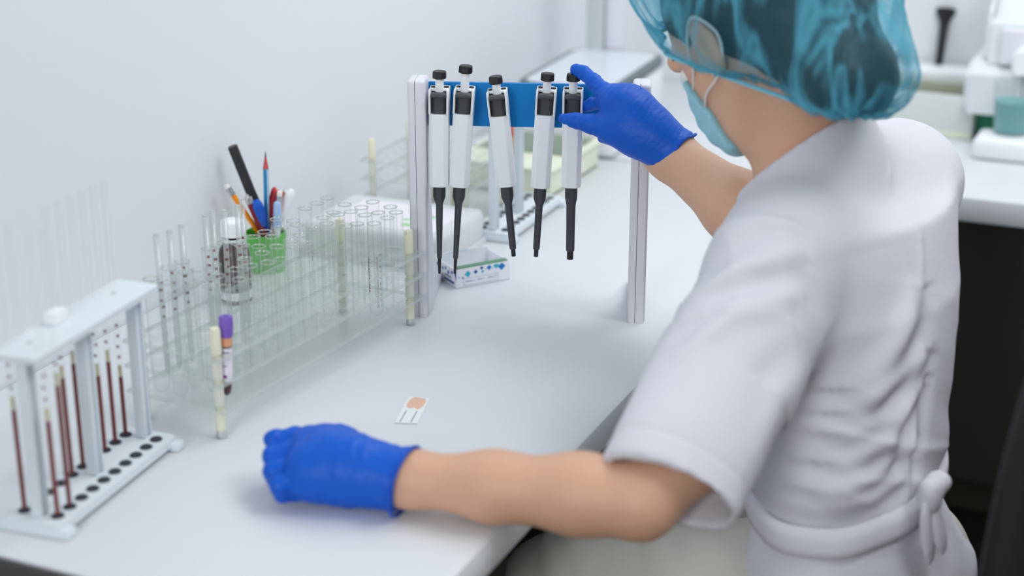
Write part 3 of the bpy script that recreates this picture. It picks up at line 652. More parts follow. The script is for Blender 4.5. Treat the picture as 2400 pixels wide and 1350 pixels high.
stick('ballpoint_pen', 'dark red ballpoint pen with a chrome top, in front of the black marker', 'pen', (578, 456), -.022, (.004, -.014), [('barrel', 'maroon', [(.0048, .012), (.0050, None)]), ('top_ring', 'metal', [(.0046, .0035), (.0050, .005), (.0050, .0125)]), ('button', 'metal', [(.0016, 0), (.002, .0004), (.002, .0036)])])
r_, L_ = stick('ballpoint_pen', 'pen with a big glossy blue cap leaning in front of the black marker', 'pen', (600, 472), -.020, (.012, -.004), [('cap', 'penblue', [(.0052, 0), (.0068, .003), (.0075, .006), (.0078, .035)]), ('barrel', 'penblue', [(.0058, .034), (.0058, None)])])
box('pocket_clip', (.0068, 0, L_ - .02), (.003, .005, .034), 'penblue', r_, .0012)
stick('pencil', 'slim orange pencil with a white eraser end, at the right of the cup', 'pencil', (656, 448), -.014, (-.006, -.012), [('barrel', 'porange', [(.0036, .016), (.0036, None)], 6), ('ferrule', 'metal', [(.0038, .006), (.0039, .0165)]), ('eraser', 'eraser', [(.0030, 0), (.0036, .0010), (.0037, .0062)])])
r_, L_ = stick('ballpoint_pen', 'pen with a pale blue translucent cap at the right of the green cup', 'pen', (650, 474), -.022, (.000, -.015), [('cap', 'lblue', [(.0035, 0), (.0048, .002), (.0056, .030), (.0060, .034)]), ('barrel', 'pwhite', [(.0042, .034), (.0042, None)])])
r_, L_ = stick('ballpoint_pen', 'thick white pen with a black clip line, rightmost in the green cup', 'pen', (684, 444), .0, (-.012, .004), [('barrel', 'capw', [(.0030, 0), (.0058, .004), (.0066, .012), (.0066, .06), (.006, None)])])
box('pocket_clip', (.0064, .0, L_ - .026), (.0022, .0035, .040), 'capw', r_, .0009); box('clip_line', (.0068, .0024, L_ - .028), (.0010, .0006, .036), 'markblk', r_)
stick('ballpoint_pen', 'rust red pen tucked between the scissors and the white pen', 'pen', (672, 444), .010, (-.008, .010), [('barrel', 'rust', [(.004, .004), (.0046, .006), (.0046, None)]), ('top', 'metal', [(.0020, 0), (.0035, .001), (.0040, .0042)])])
# scissors, handles up
A = np.array([CX - .004, CY + .008, TZ + .006]); B = ray_at((648, 444), .012); T, L = frame(A, B)
sz = thing('scissors', 'scissors with red looped handles standing in the green cup', 'scissors', A); sz.rotation_euler = T.to_3x3().to_euler()
for s_ in (-1, 1):
    a_ = [(s_ * (.0075 + .0058 * math.cos(t)), 0, L - .022 + .021 * math.sin(t)) for t in [2 * math.pi * i / 20 for i in range(20)]]
    tube('handle_loop', a_, .0028, 'red', sz, 8, True); box('blade', (s_ * .0035, .0006 * s_, (L - .04) / 2), (.0075, .0011, L - .036), 'metal', sz, .0004)
# brown bottle
BT = PY(544, 515, 1.085); bh = BT[2] - TZ; br = .0195
bo = thing('medicine_bottle', 'small dark brown bottle with a white screw cap, left of the green cup', 'bottle', (BT[0], BT[1], TZ))
lathe('glass_body', [(br - .002, 0), (br, .002), (br, bh - .045), (br * .93, bh - .037), (br * .62, bh - .0285), (.0125, bh - .026), (.0125, bh - .014)], 'bottle', bo, 32)
lathe('tamper_ring', [(.0138, bh - .0265), (.0142, bh - .026), (.0142, bh - .0232), (.0138, bh - .0228)], 'capw', bo, 32)
bm = bmesh.new(); n = 60; rg = [[bm.verts.new(((r + (.0003 if (i % 2 and q) else 0)) * math.cos(2 * math.pi * i / n), (r + (.0003 if (i % 2 and q) else 0)) * math.sin(2 * math.pi * i / n), z)) for i in range(n)] for r, z, q in ((.0145, bh - .0195, 1), (.0145, bh - .003, 1), (.0138, bh - .0008, 0), (.0125, bh, 0))]
for a, b in zip(rg, rg[1:]):
    for i in range(n): bm.faces.new((a[i], a[(i + 1) % n], b[(i + 1) % n], b[i]))
bm.faces.new(rg[0][::-1]); bm.faces.new(rg[-1]); fin('screw_cap', bm, 'capw', bo, ang=60)
lathe('paper_label', [(br + .0002, .006), (br + .0002, .016)], 'label', bo, 32, capb=False, capt=False)

# ------------------------------------------------------------------ things further back on the near desk
cb = thing('plastic_box', 'low frosted plastic box behind the long rack, against the wall', 'plastic box', (1.868, 1.005, TZ), math.radians(1.5))
bm = bmesh.new(); addbox(bm, Vector((0, 0, .0235)), (.150, .205, .047), .010, 3); fin('lid', bm, 'frost', cb, ang=40)
prism('rim', rrect(.158, .213, .012), .0005, .006, 'frost', cb, None, .001)
bm = bmesh.new()
for x0, y0, x1, y1 in ((-.045, -.060, -.03, -.03), (-.02, -.062, -.012, -.02), (.0, -.06, .012, -.035)): bm.faces.new([bm.verts.new((x, y, .0474)) for x, y in ((x0, y0), (x1, y0), (x1, y1), (x0, y1))])
fin('green_print', bm, mat('green_print', rgb(170, 215, 165), .6), cb)
bm = bmesh.new(); bm.faces.new([bm.verts.new((x, y, .0472)) for x, y in ((-.06, -.085), (.05, -.085), (.05, .07), (-.06, .07))]); fin('paper_label', bm, 'label', cb)
ty = thing('tray', 'pale yellow shallow tray behind the empty white rack', 'tray', (2.275, .985, TZ))
bm = bmesh.new(); X2, Y2, tH, tt = .2, .165, .042, .003
addbox(bm, Vector((0, 0, .002)), (X2, Y2, .003))
for s_ in (-1, 1): addbox(bm, Vector((s_ * (X2 / 2 - tt / 2), 0, tH / 2)), (tt, Y2, tH), .001); addbox(bm, Vector((0, s_ * (Y2 / 2 - tt / 2), tH / 2)), (X2 - 2 * tt, tt, tH), .001)
fin('tray_wall', bm, 'tray', ty, ang=40)
prism('rolled_rim', rrect(X2 + .012, Y2 + .012, .006), tH - .001, tH + .002, 'tray', ty)
o = prism('cover_glass', rrect(.115, .15, .002), 0, .003, thin_glass('cover_glass', (.80, .86, .82, 1), (.6, .68, .62, 1), .1, .05, .25, rgb(170, 185, 172)), None, None); o.location = (2.312, .985, TZ + .0445); tag(o, 'greenish sheet of glass covering one end of the pale yellow tray', 'glass sheet')
def small_bottle(name, label, x, y, z, r, h, bm_, cm, rot=(0, 0, 0)):
    b = thing(name, label, 'bottle', (x, y, z)); b.rotation_euler = rot
    lathe('body', [(r * .85, 0), (r, .002), (r, h * .68), (r * .5, h * .8), (r * .5, h * .86)], bm_, b, 20); lathe('cap', [(r * .62, h * .82), (r * .62, h * .98), (r * .5, h)], cm, b, 16)
small_bottle('reagent_bottle', 'amber bottle standing in the pale yellow tray, behind the hanging pipettes', 2.235, 1.0, TZ + .004, .017, .085, 'amber', 'rust')
small_bottle('dropper_bottle', 'straw coloured dropper bottle with a blue cap among the far racks', 2.03, .985, TZ, .0125, .072, 'straw', 'pb2')
o = bpy.data.objects
small_bottle('dropper_bottle', 'second straw coloured bottle with a blue cap, nearer than the tray', 2.09, 1.055, TZ, .0125, .072, 'straw', 'pb1')

# bench scale with a dark-rimmed pan and a pale column
sc_ = thing('bench_scale', 'white bench scale with a dark-rimmed pan, far along the wall', 'scale', (2.562, .985, TZ), math.radians(3))
bm = bmesh.new(); addbox(bm, Vector((0, 0, .052)), (.29, .17, .104), .012, 3); fin('housing', bm, 'wplastic', sc_, ang=40)
prism('pan_rim', rrect(.315, .172, .03, 6), .105, .119, 'rim', sc_, None, .002); prism('pan', rrect(.292, .150, .024, 6), .1185, .1205, 'pan', sc_)
bm = bmesh.new(); addbox(bm, Vector((.150, .045, .33)), (.022, .030, .62), .003); fin('column', bm, 'column', sc_, ang=40)
bm = bmesh.new(); addbox(bm, Vector((.160, .012, .33)), (.018, .034, .62), .003); fin('column_face', bm, 'column2', sc_, ang=40)
tube('column_brace', [(.165, .028, .17), (.166, .006, .21), (.166, -.010, .27), (.166, -.012, .62)], .0085, 'column', sc_, 10)

# ------------------------------------------------------------------ far desk: bin, rod, analyser, cup
bn = thing('plastic_bin', 'off-white open plastic bin on the far desk, beside the analyser', 'bin', (2.875, .515, TZ), math.radians(-3))
X2, Y2, H2, tt = .15, .28, .075, .004
for s_ in (-1, 1): box('side_wall', (0, s_ * (Y2 / 2 - tt / 2), H2 / 2), (X2, tt, H2), 'binm', bn, .001); box('end_wall', (s_ * (X2 / 2 - tt / 2), 0, H2 / 2), (tt, Y2 - 2 * tt, H2), 'binm', bn, .001)
box('bottom', (0, 0, .003), (X2 - 2 * tt, Y2 - 2 * tt, .004), 'bino', bn); box('base_band', (-X2 / 2 - .0012, 0, .006), (.002, Y2, .01), 'tray', bn, .0004)
box('folder_sheet', (X2 / 2 - .012, 0, .035), (.003, Y2 - .02, .06), 'bino', bn, .0006)
lg = thing('storage_case', 'long white case lying behind the bin against the back wall', 'case', (2.995, .52, TZ)); bm = bmesh.new(); addbox(bm, Vector((0, 0, .041)), (.075, .34, .08), .006); fin('case_body', bm, 'wplastic', lg, ang=40); box('lid_seam', (-.0382, 0, .062), (.0012, .334, .0015), 'seam', lg)
A = PX0 = D(2199, 160, 2.985); B = D(2218, 22, 2.985)
rd = thing('whisk_brush', 'dark slender brush with a flared head leaning behind the case, far right', 'brush', A - (B - A) * .25)
T, L = frame(A - (B - A) * .25, B); rd.rotation_euler = T.to_3x3().to_euler()
lathe('handle', [(.006, 0), (.0075, L * .3), (.0085, L * .72), (.0088, L * .80)], 'black', rd, 14); lathe('head', [(.009, L * .80), (.010, L * .84), (.0185, L * .955), (.0185, L)], 'black', rd, 18)
an = thing('analyser', 'white laboratory analyser with a sloped hood and a green foot at the right edge', 'analyser', (2.80, .397, TZ), 0)
# local x towards the wall, y to the camera's left (negative = right)
prism('green_foot', [(.02, -.022), (.17, -.022), (.17, -.33), (.02, -.33)], 0.001, .05, 'tgreen', an)
Ty = Matrix(((1, 0, 0, 0), (0, 0, -1, 0), (0, 1, 0, 0), (0, 0, 0, 1)))
prism('lower_hood', [(-.022, .050), (.20, .050), (.20, .135), (.03, .135), (-.012, .115)], 0.0, .36, 'anal', an, Ty, .008)
prism('upper_hood', [(.015, .130), (.2, .130), (.2, .29), (.16, .29), (.05, .205), (.03, .195)], .022, .36, 'anal', an, Ty, .008)
prism('recess_panel', [(.004, .134), (.018, .134), (.026, .192), (.012, .188)], .05, .34, 'column2', an, Ty, .002)
prism('nozzle_shroud', [(-.055, .128), (.02, .118), (.02, .165), (-.045, .165)], .078, .112, 'capw', an, Ty, .006)
tube('sampling_needle', [(-.048, -.098, .130), (-.048, -.100, .095), (-.050, -.099, .072)], .0014, 'steel', an, 8)
Cc = W(2345, 372); cp = thing('cup_stand', 'white block in front of the analyser that carries the teal cup', 'stand', (2.705, Cc[1] - .018, TZ)); bm = bmesh.new(); addbox(bm, Vector((0, 0, .0185)), (.085, .125, .036), .010, 3); fin('block', bm, 'wplastic', cp, ang=40)
cz = TZ + .037
tc = thing('sample_cup', 'clear plastic cup half full of teal liquid, under the sampling needle', 'cup', (2.722, Cc[1] - .007, cz))
lathe('cup_wall', [(.026, 0), (.0275, .002), (.0325, .084), (.0335, .085)], 'frost' if False else thin_glass('cup_plastic', (.93, .96, .96, 1), (.75, .82, .82, 1), .06, .15, .12, (.85, .9, .9, 1)), tc, 28, capt=False)
lathe('liquid', [(.0255, .002), (.0268, .004), (.0300, .054)], 'teal', tc, 28)
tube('dip_tube', [(-.012, -.006, .045), (-.016, -.004, .02), (-.02, -.010, .006)], .0016, 'capw', tc, 8)

# ------------------------------------------------------------------ office chair
def chair():
    P_ = CL * .384 + CF * 1.49; f_ = -.75 * CL + .66 * CF; f_ /= np.linalg.norm(f_); rz = math.atan2(f_[1], f_[0]) - math.pi / 2
    c = thing('office_chair', 'black high-backed office chair behind the seated person, at the right edge', 'chair', (P_[0], P_[1], .002), rz)   # local +y is where the sitter faces
    bm = bmesh.new(); addbox(bm, Vector((0, .02, .415)), (.46, .46, .07), .03, 4); fin('seat', bm, 'chair', c, ang=60)
    bm = bmesh.new(); n = 14; m_ = 9; g_ = []
    for k in range(n + 1):
        z = .50 + (1.09 - .50) * k / n; e = min(1, max(0, (k - n * .75) / (n * .25))); wd = .225 * math.sqrt(max(.02, 1 - e ** 2.6 * .85)); yb = -.245 - .05 * (k / n) + .03 * math.sin(k / n * 3)
        g_.append([[bm.verts.new((wd * (2 * i / m_ - 1), yb + dy + .05 * (2 * i / m_ - 1) ** 2, z)) for i in range(m_ + 1)] for dy in (0, -.045)])
    for a, b in zip(g_, g_[1:]):
        for q_ in (0, 1):
            for i in range(m_): bm.faces.new((a[q_][i], a[q_][i + 1], b[q_][i + 1], b[q_][i]))
        for i in (0, m_): bm.faces.new((a[0][i], b[0][i], b[1][i], a[1][i]))
    for e in (g_[0], g_[-1]):
        for i in range(m_): bm.faces.new((e[0][i], e[0][i + 1], e[1][i + 1], e[1][i]))
    bk = fin('backrest', bm, 'chair', c, ang=179); sb = bk.modifiers.new('round', 'SUBSURF'); sb.levels = sb.render_levels = 2
    tube('back_stem', [(0, -.05, .37), (0, -.24, .37), (0, -.315, .45), (0, -.335, .62)], .022, 'chairp', c, 10)
    lathe('gas_column', [(.025, .09), (.025, .25), (.018, .25), (.018, .38)], 'chairp', c, 18)
    for k in range(5):
        a = 2 * math.pi * k / 5 + .3; e_ = Vector((math.cos(a), math.sin(a), 0)); tube('star_leg', [e_ * .02 + Vector((0, 0, .10)), e_ * .28 + Vector((0, 0, .07))], [.022, .014], 'chairp', c, 8)
        t_ = Vector((-e_.y, e_.x, 0)); tube('caster', [e_ * .28 + Vector((0, 0, .026)) - t_ * .018, e_ * .28 + Vector((0, 0, .026)) + t_ * .018], .026, 'chairp', c, 14)
chair()
# ------------------------------------------------------------------ the person
LSH, LEL, LWR = D(1812, 625, 1.56), D(1500, 1172, 1.42), D(955, 1122, 1.475)
fv = np.array(fwd); HD = float((np.array(bpy.data.objects['micropipette.004'].location) - np.array([0, 0, CH + TZ])) @ fv) - .045   # distance of the taken pipette
RSH, REL, RWR = D(2108, 420, 1.82), D(1845, 575, 1.70), D(1572, 363, HD - .034)
NB = D(1905, 350, 1.66); HC = D(1768, 86, 1.64)
rt = (RSH - LSH) * np.array([1, 1, 0]); rt /= np.linalg.norm(rt); ft = np.cross(UP, rt); ft = ft if ft @ (-.75 * CL + .66 * CF) > 0 else -ft
PEL, WAI, CHE, UPC = D(2005, 1345, 1.68), D(1985, 1185, 1.66), D(1978, 660, 1.68), D(1992, 480, 1.69)
# head frame
psi, pit = math.radians(50), math.radians(45)
Fh = -math.cos(psi) * CL + math.sin(psi) * CF; HF = math.cos(pit) * Fh - math.sin(pit) * UP; HL = np.cross(UP, Fh); HU = np.cross(HF, HL)
if HU @ UP < 0: HU = -HU
HR = np.stack([HF, HL, HU])
def hp(f_, l, u): return HC + f_ * HF + l * HL + u * HU
# the tunic's own stations
TOR = [(PEL + UP * -.10, .178, .125), (PEL, .172, .112), (WAI, .134, .086), (mixp(WAI, CHE, .5), .148, .100), (CHE, .164, .110), (UPC, .152, .092)]
def torso(p, off=0.):
    d = loft(p, [(c, a + off, b + off) for c, a, b in TOR], rt, ft)
    d = smin(d, cone(p, LSH, RSH, .053 + off, .052 + off), .08)
    d = smin(d, cone(p, mixp(LSH, NB, .25), NB - UP * .015, .042 + off, .050 + off), .04); d = smin(d, cone(p, mixp(RSH, NB, .25), NB - UP * .01, .05 + off, .056 + off), .045)
    return d
def head(p, off=0.):
    d = ell(p, hp(-.012, 0, .028), HR, (.093 + off, .074 + off, .088 + off))
    d = smin(d, ell(p, hp(.030, 0, -.030), HR, (.058 + off, .054 + off, .064 + off)), .03)
    d = smin(d, cone(p, hp(.052, 0, -.074), hp(.060, 0, -.072), .024 + off, .022 + off), .03)
    d = smin(d, cone(p, hp(.0, .050, -.042), hp(.045, .024, -.072), .018 + off, .018 + off), .025); d = smin(d, cone(p, hp(.0, -.050, -.042), hp(.045, -.024, -.072), .018 + off, .018 + off), .025)
    return d
AX = LEL - LSH; AX /= np.linalg.norm(AX)
HEMC = D(1562, 1157, 1.415); SX = D(1700, 1228, 1.405) - D(1417, 1073, 1.415); SAX = HEMC - D(1765, 660, 1.55); SAX /= np.linalg.norm(SAX); SX = SX - SAX * (SX @ SAX); SX /= np.linalg.norm(SX); SY = np.cross(SAX, SX)
SLE = [(D(1815, 612, 1.56), .056, .060), (D(1772, 740, 1.535), .068, .060), (D(1690, 900, 1.49), .070, .055), (D(1615, 1050, 1.44), .066, .050), (HEMC + SAX * .03, .063, .047)]
def skin(p):
    d = torso(p, -.024); d = smin(d, cone(p, NB - UP * .03, hp(-.030, 0, -.05), .056, .050), .03)
    hd = head(p)
    hd = smin(hd, cone(p, hp(.082, 0, .012), hp(.104, 0, -.028), .008, .0125), .014)                    # nose
    hd = smin(hd, cone(p, hp(.077, .030, .030), hp(.077, -.030, .030), .013, .013), .012)               # brow
    for s_ in (1, -1): hd = smax(hd, -ell(p, hp(.090, s_ * .032, .008), HR, (.014, .015, .010)), .008)  # eye sockets
    hd = smin(hd, cone(p, hp(.078, .018, -.050), hp(.078, -.018, -.050), .008, .008), .010)             # lips
    hd = smax(hd, -cone(p, hp(.0875, .02, -.0505), hp(.0875, -.02, -.0505), .0022, .0022), .002)
    for s_ in (1, -1):                                                                                    # ears
        e = ell(p, hp(-.008, s_ * .079, -.006), np.stack([HF * .96 + HL * s_ * -.28, HL * s_ * .96 + HF * .28, HU]), (.019, .009, .033))
        e = smax(e, -ell(p, hp(-.004, s_ * .0895, -.004), HR, (.010, .008, .020)), .004); hd = smin(hd, e, .006)
    d = smin(d, hd, .025)
    d = smin(d, chain(p, [(SLE[0][0], .045), (SLE[1][0], .044), (SLE[2][0], .041), (SLE[3][0], .037), (LEL, .0345)], .02), .03)
    fa = chain(p, [(LEL, .0345), (mixp(LEL, LWR, .25), .0340), (mixp(LEL, LWR, .62), .0295), (LWR, .0235), (mixp(LEL, LWR, 1.18), .022)], .02); d = smin(d, fa, .012)
    d = smin(d, chain(p, [(RSH, .05), (REL, .040)], .02), .03)
    fr_ = chain(p, [(REL, .0385), (mixp(REL, RWR, .4), .0375), (RWR, .0262), (mixp(REL, RWR, 1.15), .025)], .02); d = smin(d, fr_, .012)
    d = smin(d, ell(p, PEL - UP * .02, np.stack([rt, ft, UP]), (.125, .075, .08)), .04)
    return d
ROOT = np.array([PEL[0], PEL[1], .0])
per = thing('person', 'person in white tunic, blue hair cap and blue gloves, seated, reaching for a pipette', 'person', ROOT)
def body_part(name, f, lo, hi, h, m, parent=None, it=2, disp=None, keep=None, **k):
    v, q = sdf_mesh(f, lo, hi, h); v = relax(v, q, it)
    if disp is not None: v = v + vnorm(v, q) * disp(v)[:, None]
    if keep is not None:
        kv = keep(v); q = q[kv[q].all(1)]; used = np.unique(q); mp = -np.ones(len(v), int); mp[used] = np.arange(len(used)); v = v[used]; q = mp[q]
    return pd(name, v - ROOT, quads(q), m, parent or per, True, **k)
allp = np.array([LSH, LEL, LWR, RSH, REL, RWR, NB, HC, PEL])
lo = allp.min(0) - .16; hi = allp.max(0) + .15; lo[2] = PEL[2] - .11
body_part('body', skin, lo, hi, .0045, 'skin')
# eyes and brows
for s_ in (1, -1):
    bm = bmesh.new(); T = Matrix.Translation(Vector(hp(.0705, s_ * .032, .008) - ROOT)); bmesh.ops.create_uvsphere(bm, u_segments=14, v_segments=8, radius=.0115, matrix=T); e = fin('eye', bm, 'eye', per, True)
    bm = bmesh.new(); T = Matrix.Translation(Vector(hp(.0785, s_ * .032, .0065) - ROOT)); bmesh.ops.create_uvsphere(bm, u_segments=12, v_segments=8, radius=.0052, matrix=T); fin('iris', bm, 'iris', e, True)
    bm = bmesh.new(); addtube(bm, [hp(.086, s_ * .014, .028) - ROOT, hp(.083, s_ * .030, .032) - ROOT, hp(.068, s_ * .046, .029) - ROOT], [.002, .0026, .0014], 6); fin('eyebrow', bm, 'brow', per, True)
# hair and cap
def hairvol(p, off=0.):
    d = ell(p, hp(-.022, 0, .036), HR, (.100 + off, .080 + off, .094 + off)); d = smin(d, ell(p, hp(-.080, .016, -.106), HR, (.046 + off, .055 + off, .047 + off)), .05)
    d = smin(d, ell(p, hp(-.070, .0, -.02), HR, (.062 + off, .074 + off, .07 + off)), .04); return d
def capplane(p): return (((p - HC) @ HU) - ((p - HC) @ HF) * 1.49 + .039) / 1.5
hlo = HC - .235; hhi = HC + .2
body_part('hair', lambda p: smax(smax(hairvol(p), -(capplane(p) - .006), .01), -ell(p, hp(.0, .088, -.004), HR, (.026, .020, .040)), .01), hlo, hhi, .004, 'hair', disp=lambda v: .006 * (vnoise(v * 45) - .5))
def capf(p):
    e = capplane(p); puff = .022 * np.clip(e / .05, 0, 1) ** .6 - .004 * np.clip(1 - e / .03, 0, 1)
    q = p - HC; ang = np.arctan2(q @ HL, q @ HF + .03)
    top = smin(hairvol(p), ell(p, hp(-.040, .0, .050), HR, (.108, .088, .098)), .05)
    return smin(top, ell(p, hp(.0, .078, -.006), HR, (.026, .013, .036)), .02) - puff
def capdisp(v):
    e = capplane(v); q = v - HC; ang = np.arctan2(q @ HL, q @ HF + .03)
    n = vnoise(v * np.array([22, 22, 14])) - .5; m_ = vnoise(v * 60 + 7) - .5
    return .010 * n + .003 * m_ + .0035 * np.exp(-np.maximum(e, 0) / .025) * np.sin(ang * 34 + 5 * n)
cap = body_part('hair_cap', capf, hlo - .02, hhi + .03, .004, 'cap', it=3, disp=capdisp, keep=lambda v: capplane(v) > .0)
# elastic edge along the open rim of the cap
me = cap.data; bm = bmesh.new(); bm.from_mesh(me); es = [e for e in bm.edges if e.is_boundary]
adj = {}
for e in es:
    a, b = e.verts; adj.setdefault(a.index, []).append(b.index); adj.setdefault(b.index, []).append(a.index)
bm.verts.ensure_lookup_table(); best = []; seen = set()
for s0 in adj:
    if s0 in seen: continue
    loop = [s0]; seen.add(s0)
    while True:
        nx = [i for i in adj[loop[-1]] if i not in seen]
        if not nx: break
        loop.append(nx[0]); seen.add(nx[0])
    if len(loop) > len(best): best = loop
pts = np.array([bm.verts[i].co[:] for i in best]); bm.free()
for _ in range(6): pts = (np.roll(pts, 1, 0) + 2 * pts + np.roll(pts, -1, 0)) / 4
M['capedge'] = mat('cap_elastic', rgb(120, 196, 216), .7)
tube('elastic_edge', pts[::2], .0022, 'capedge', cap, 6, True)
# mask
def smooth(pts, n=5):
    P_ = [np.array(q) for q in pts]; P_ = [2 * P_[0] - P_[1]] + P_ + [2 * P_[-1] - P_[-2]]; out = []
    for a, b, c, e in zip(P_, P_[1:], P_[2:], P_[3:]):
        for k in range(n):
            t = k / n; out.append(.5 * (2 * b + (c - a) * t + (2 * a - 5 * b + 4 * c - e) * t * t + (3 * b - a - 3 * c + e) * t ** 3))
    return out + [P_[-2]]
def maskf(p):
    q = p - HC; f_ = q @ HF; l = q @ HL; u = q @ HU
    d = smin(head(p, .007), ell(p, hp(.078, 0, -.038), HR, (.034, .036, .046)), .02)
    d = np.maximum(d, .058 - f_ + np.abs(u + .045) * .2); d = np.maximum(d, u - .002 - .35 * np.maximum(f_ - .07, 0)); return np.maximum(d, -.086 - u)
mk = body_part('face_mask', maskf, HC - .17, HC + .17, .0035, 'mask', disp=lambda v: .0007 * np.sin(((v - HC) @ HU) * 300) * np.clip(((v - HC) @ HF - .05) / .03, 0, 1))
for s_ in (1, -1):
    tube('ear_loop', smooth([hp(.066, s_ * .046, -.012) - ROOT, hp(.034, s_ * .0655, -.004) - ROOT, hp(.012, s_ * .0785, .014) - ROOT, hp(-.016, s_ * .086, .024) - ROOT, hp(-.030, s_ * .083, -.005) - ROOT, hp(-.016, s_ * .081, -.030) - ROOT, hp(.008, s_ * .0765, -.036) - ROOT, hp(.036, s_ * .0655, -.034) - ROOT, hp(.064, s_ * .047, -.036) - ROOT]), .0014, 'strap', mk, 8)
# gold chain on the nape is not modelled; tunic ---------------------------------------------------------------
NKA = hp(-.03, 0, -.05) - NB; NKA /= np.linalg.norm(NKA)
ncl, ncm, ncb = D(1812, 392, 1.64), D(1872, 342, 1.595), D(1985, 292, 1.65)
NKN = np.cross(ncb - ncl, ncm - ncl); NKN /= np.linalg.norm(NKN); NKN = NKN if NKN @ NKA > 0 else -NKN
def shirt(p):
    d = torso(p, 0.); d = smin(d, cone(p, NB - UP * .03, NB + NKA * .085, .066, .060), .03)
    sl = loft(p, SLE, SX, SY); sl = smax(sl, (p - HEMC) @ SAX, .002)
    d = smin(d, sl, .022)
    rs = cone(p, RSH, mixp(RSH, REL, .72), .062, .058); rs = smax(rs, (p - mixp(RSH, REL, .66)) @ ((REL - RSH) / np.linalg.norm(REL - RSH)), .003); d = smin(d, rs, .03)
    d = smax(d, -smax(loft(p, [(c, a - .0075, b - .0075) for c, a, b in SLE], SX, SY), -((p - HEMC) @ SAX) - .05, .004), .002)   # hollow sleeve end
    d = smax(d, (p - ncl) @ NKN, .003)
    # waist tie pulls the cloth in
    return d
def seam(v, a, b, wd):
    """distance-based ridge along a stitched line"""
    a = np.asarray(a); b = np.asarray(b); ab = b - a; t = np.clip((v - a) @ ab / (ab @ ab), 0, 1); return np.exp(-(np.linalg.norm(v - a - t[:, None] * ab, axis=1) / wd) ** 2)
def fold2(x, z, pl, amp, wd):
    """a soft raised fold along a polyline, with a shallow trough below it, fading out at both ends"""
    best = np.full(len(x), 1e9); sd = np.zeros(len(x)); along = np.zeros(len(x)); n = len(pl) - 1
    for k in range(n):
        a = pl[k]; b = pl[k + 1]; ex, ez = b[0] - a[0], b[1] - a[1]; l2 = ex * ex + ez * ez; t = np.clip(((x - a[0]) * ex + (z - a[1]) * ez) / l2, 0, 1)
        dx, dz = x - a[0] - t * ex, z - a[1] - t * ez; r = np.hypot(dx, dz); m_ = r < best; best[m_] = r[m_]; sd[m_] = (np.sign(dz) * r)[m_]; along[m_] = ((k + t) / n)[m_]
    e = np.sin(np.pi * np.clip(along * .9 + .05, 0, 1)) ** .5
    return 1.35 * amp * e * (np.exp(-(sd / wd) ** 2) - .7 * np.exp(-((sd + 1.7 * wd) / (1.1 * wd)) ** 2))
def bxz(lst):
    out = []
    for a in lst:
        q = D(a[0], a[1], 1.575) - WAI; out.append((q @ rt, q @ UP))
    return out
def axz(lst):
    out = []
    for a in lst:
        q = D(a[0], a[1], 1.47 if a[1] > 800 else 1.50) - SLE[0][0]; out.append((q @ SX, q @ SAX))
    return out
BACKFOLDS = [(bxz(l), a, w_) for l, a, w_ in (
    ([(1880, 935), (1990, 890), (2170, 835)], .0075, .010), ([(1860, 985), (2010, 955), (2215, 850)], .0060, .009), ([(1850, 1050), (2000, 1010), (2150, 920)], .0075, .010),
    ([(1810, 1120), (1990, 1080), (2130, 1030)], .0065, .009), ([(1790, 1160), (1960, 1140), (2150, 1100)], .0050, .008), ([(1905, 880), (2040, 790), (2165, 690)], .0065, .013),
    ([(2130, 1080), (2170, 1000), (2215, 900)], .0055, .008), ([(2000, 1060), (2090, 960), (2200, 900)], .0045, .008))]
ARMFOLDS = [(axz(l), a, w_) for l, a, w_ in (
    ([(1600, 770), (1700, 755), (1850, 715)], .0050, .010), ([(1640, 690), (1740, 640), (1850, 610)], .0055, .011), ([(1580, 850), (1680, 800), (1790, 770)], .0040, .010), ([(1700, 610), (1790, 580), (1900, 600)], .0040, .010), ([(1890, 860), (1800, 960), (1730, 1120)], .0030, .012))]
def folds(v):
    q = v - WAI; x = q @ rt; y = q @ ft; z = q @ UP
    # drawn-in folds of the lower back, fanning up from the tie
    lowb = np.exp(-((z - .10) / .10) ** 2) * np.clip((.02 - y) / .05, 0, 1)
    wn = vnoise(np.stack([x * 6, y * 6, z * 30 + x * 12], 1) + 3.1); d = lowb * .007 * (.5 - np.abs(2 * wn - 1) ** .8)
    back = np.clip((.03 - y) / .03, 0, 1)
    for pl_, amp, wd in BACKFOLDS: d += back * fold2(x, z, pl_, amp, wd)
    # vertical gathers under the tie
    low = np.clip((.012 - z) / .05, 0, 1); wn3 = vnoise(np.stack([x * 30, y * 30, z * 3], 1) + 5.3); d += low * .014 * (wn3 - .5)
    # sleeve: creases at the shoulder and along the arm
    s_ = (v - SLE[0][0]) @ SAX; sxx = (v - SLE[0][0]) @ SX; onarm = np.clip(1 - np.abs(loft(v, SLE, SX, SY)) / .012, 0, 1)
    wn4 = vnoise(np.stack([s_ * 7 + sxx * 7, sxx * 20 - s_ * 8, ((v - SLE[0][0]) @ SY) * 10], 1) + 1.7); d += onarm * .006 * np.clip(1 - s_ / .25, .2, 1) * (.45 - np.abs(2 * wn4 - 1) ** .7)
    for pl_, amp, wd in ARMFOLDS: d += onarm * fold2(sxx, s_, pl_, amp, wd)
    # general softness
    d += .005 * (vnoise(v * 14 + 2.2) - .5)
    # tie
    tie = np.exp(-((z - .028) / .014) ** 2); d -= tie * .006
    # seams
    for a, b in SEAMS: d += .0022 * seam(v, a, b, .005)
    # hem band stitched
    hm = np.abs((v - HEMC) @ SAX + .028); d -= onarm * .0012 * np.exp(-(hm / .0025) ** 2)
    return d
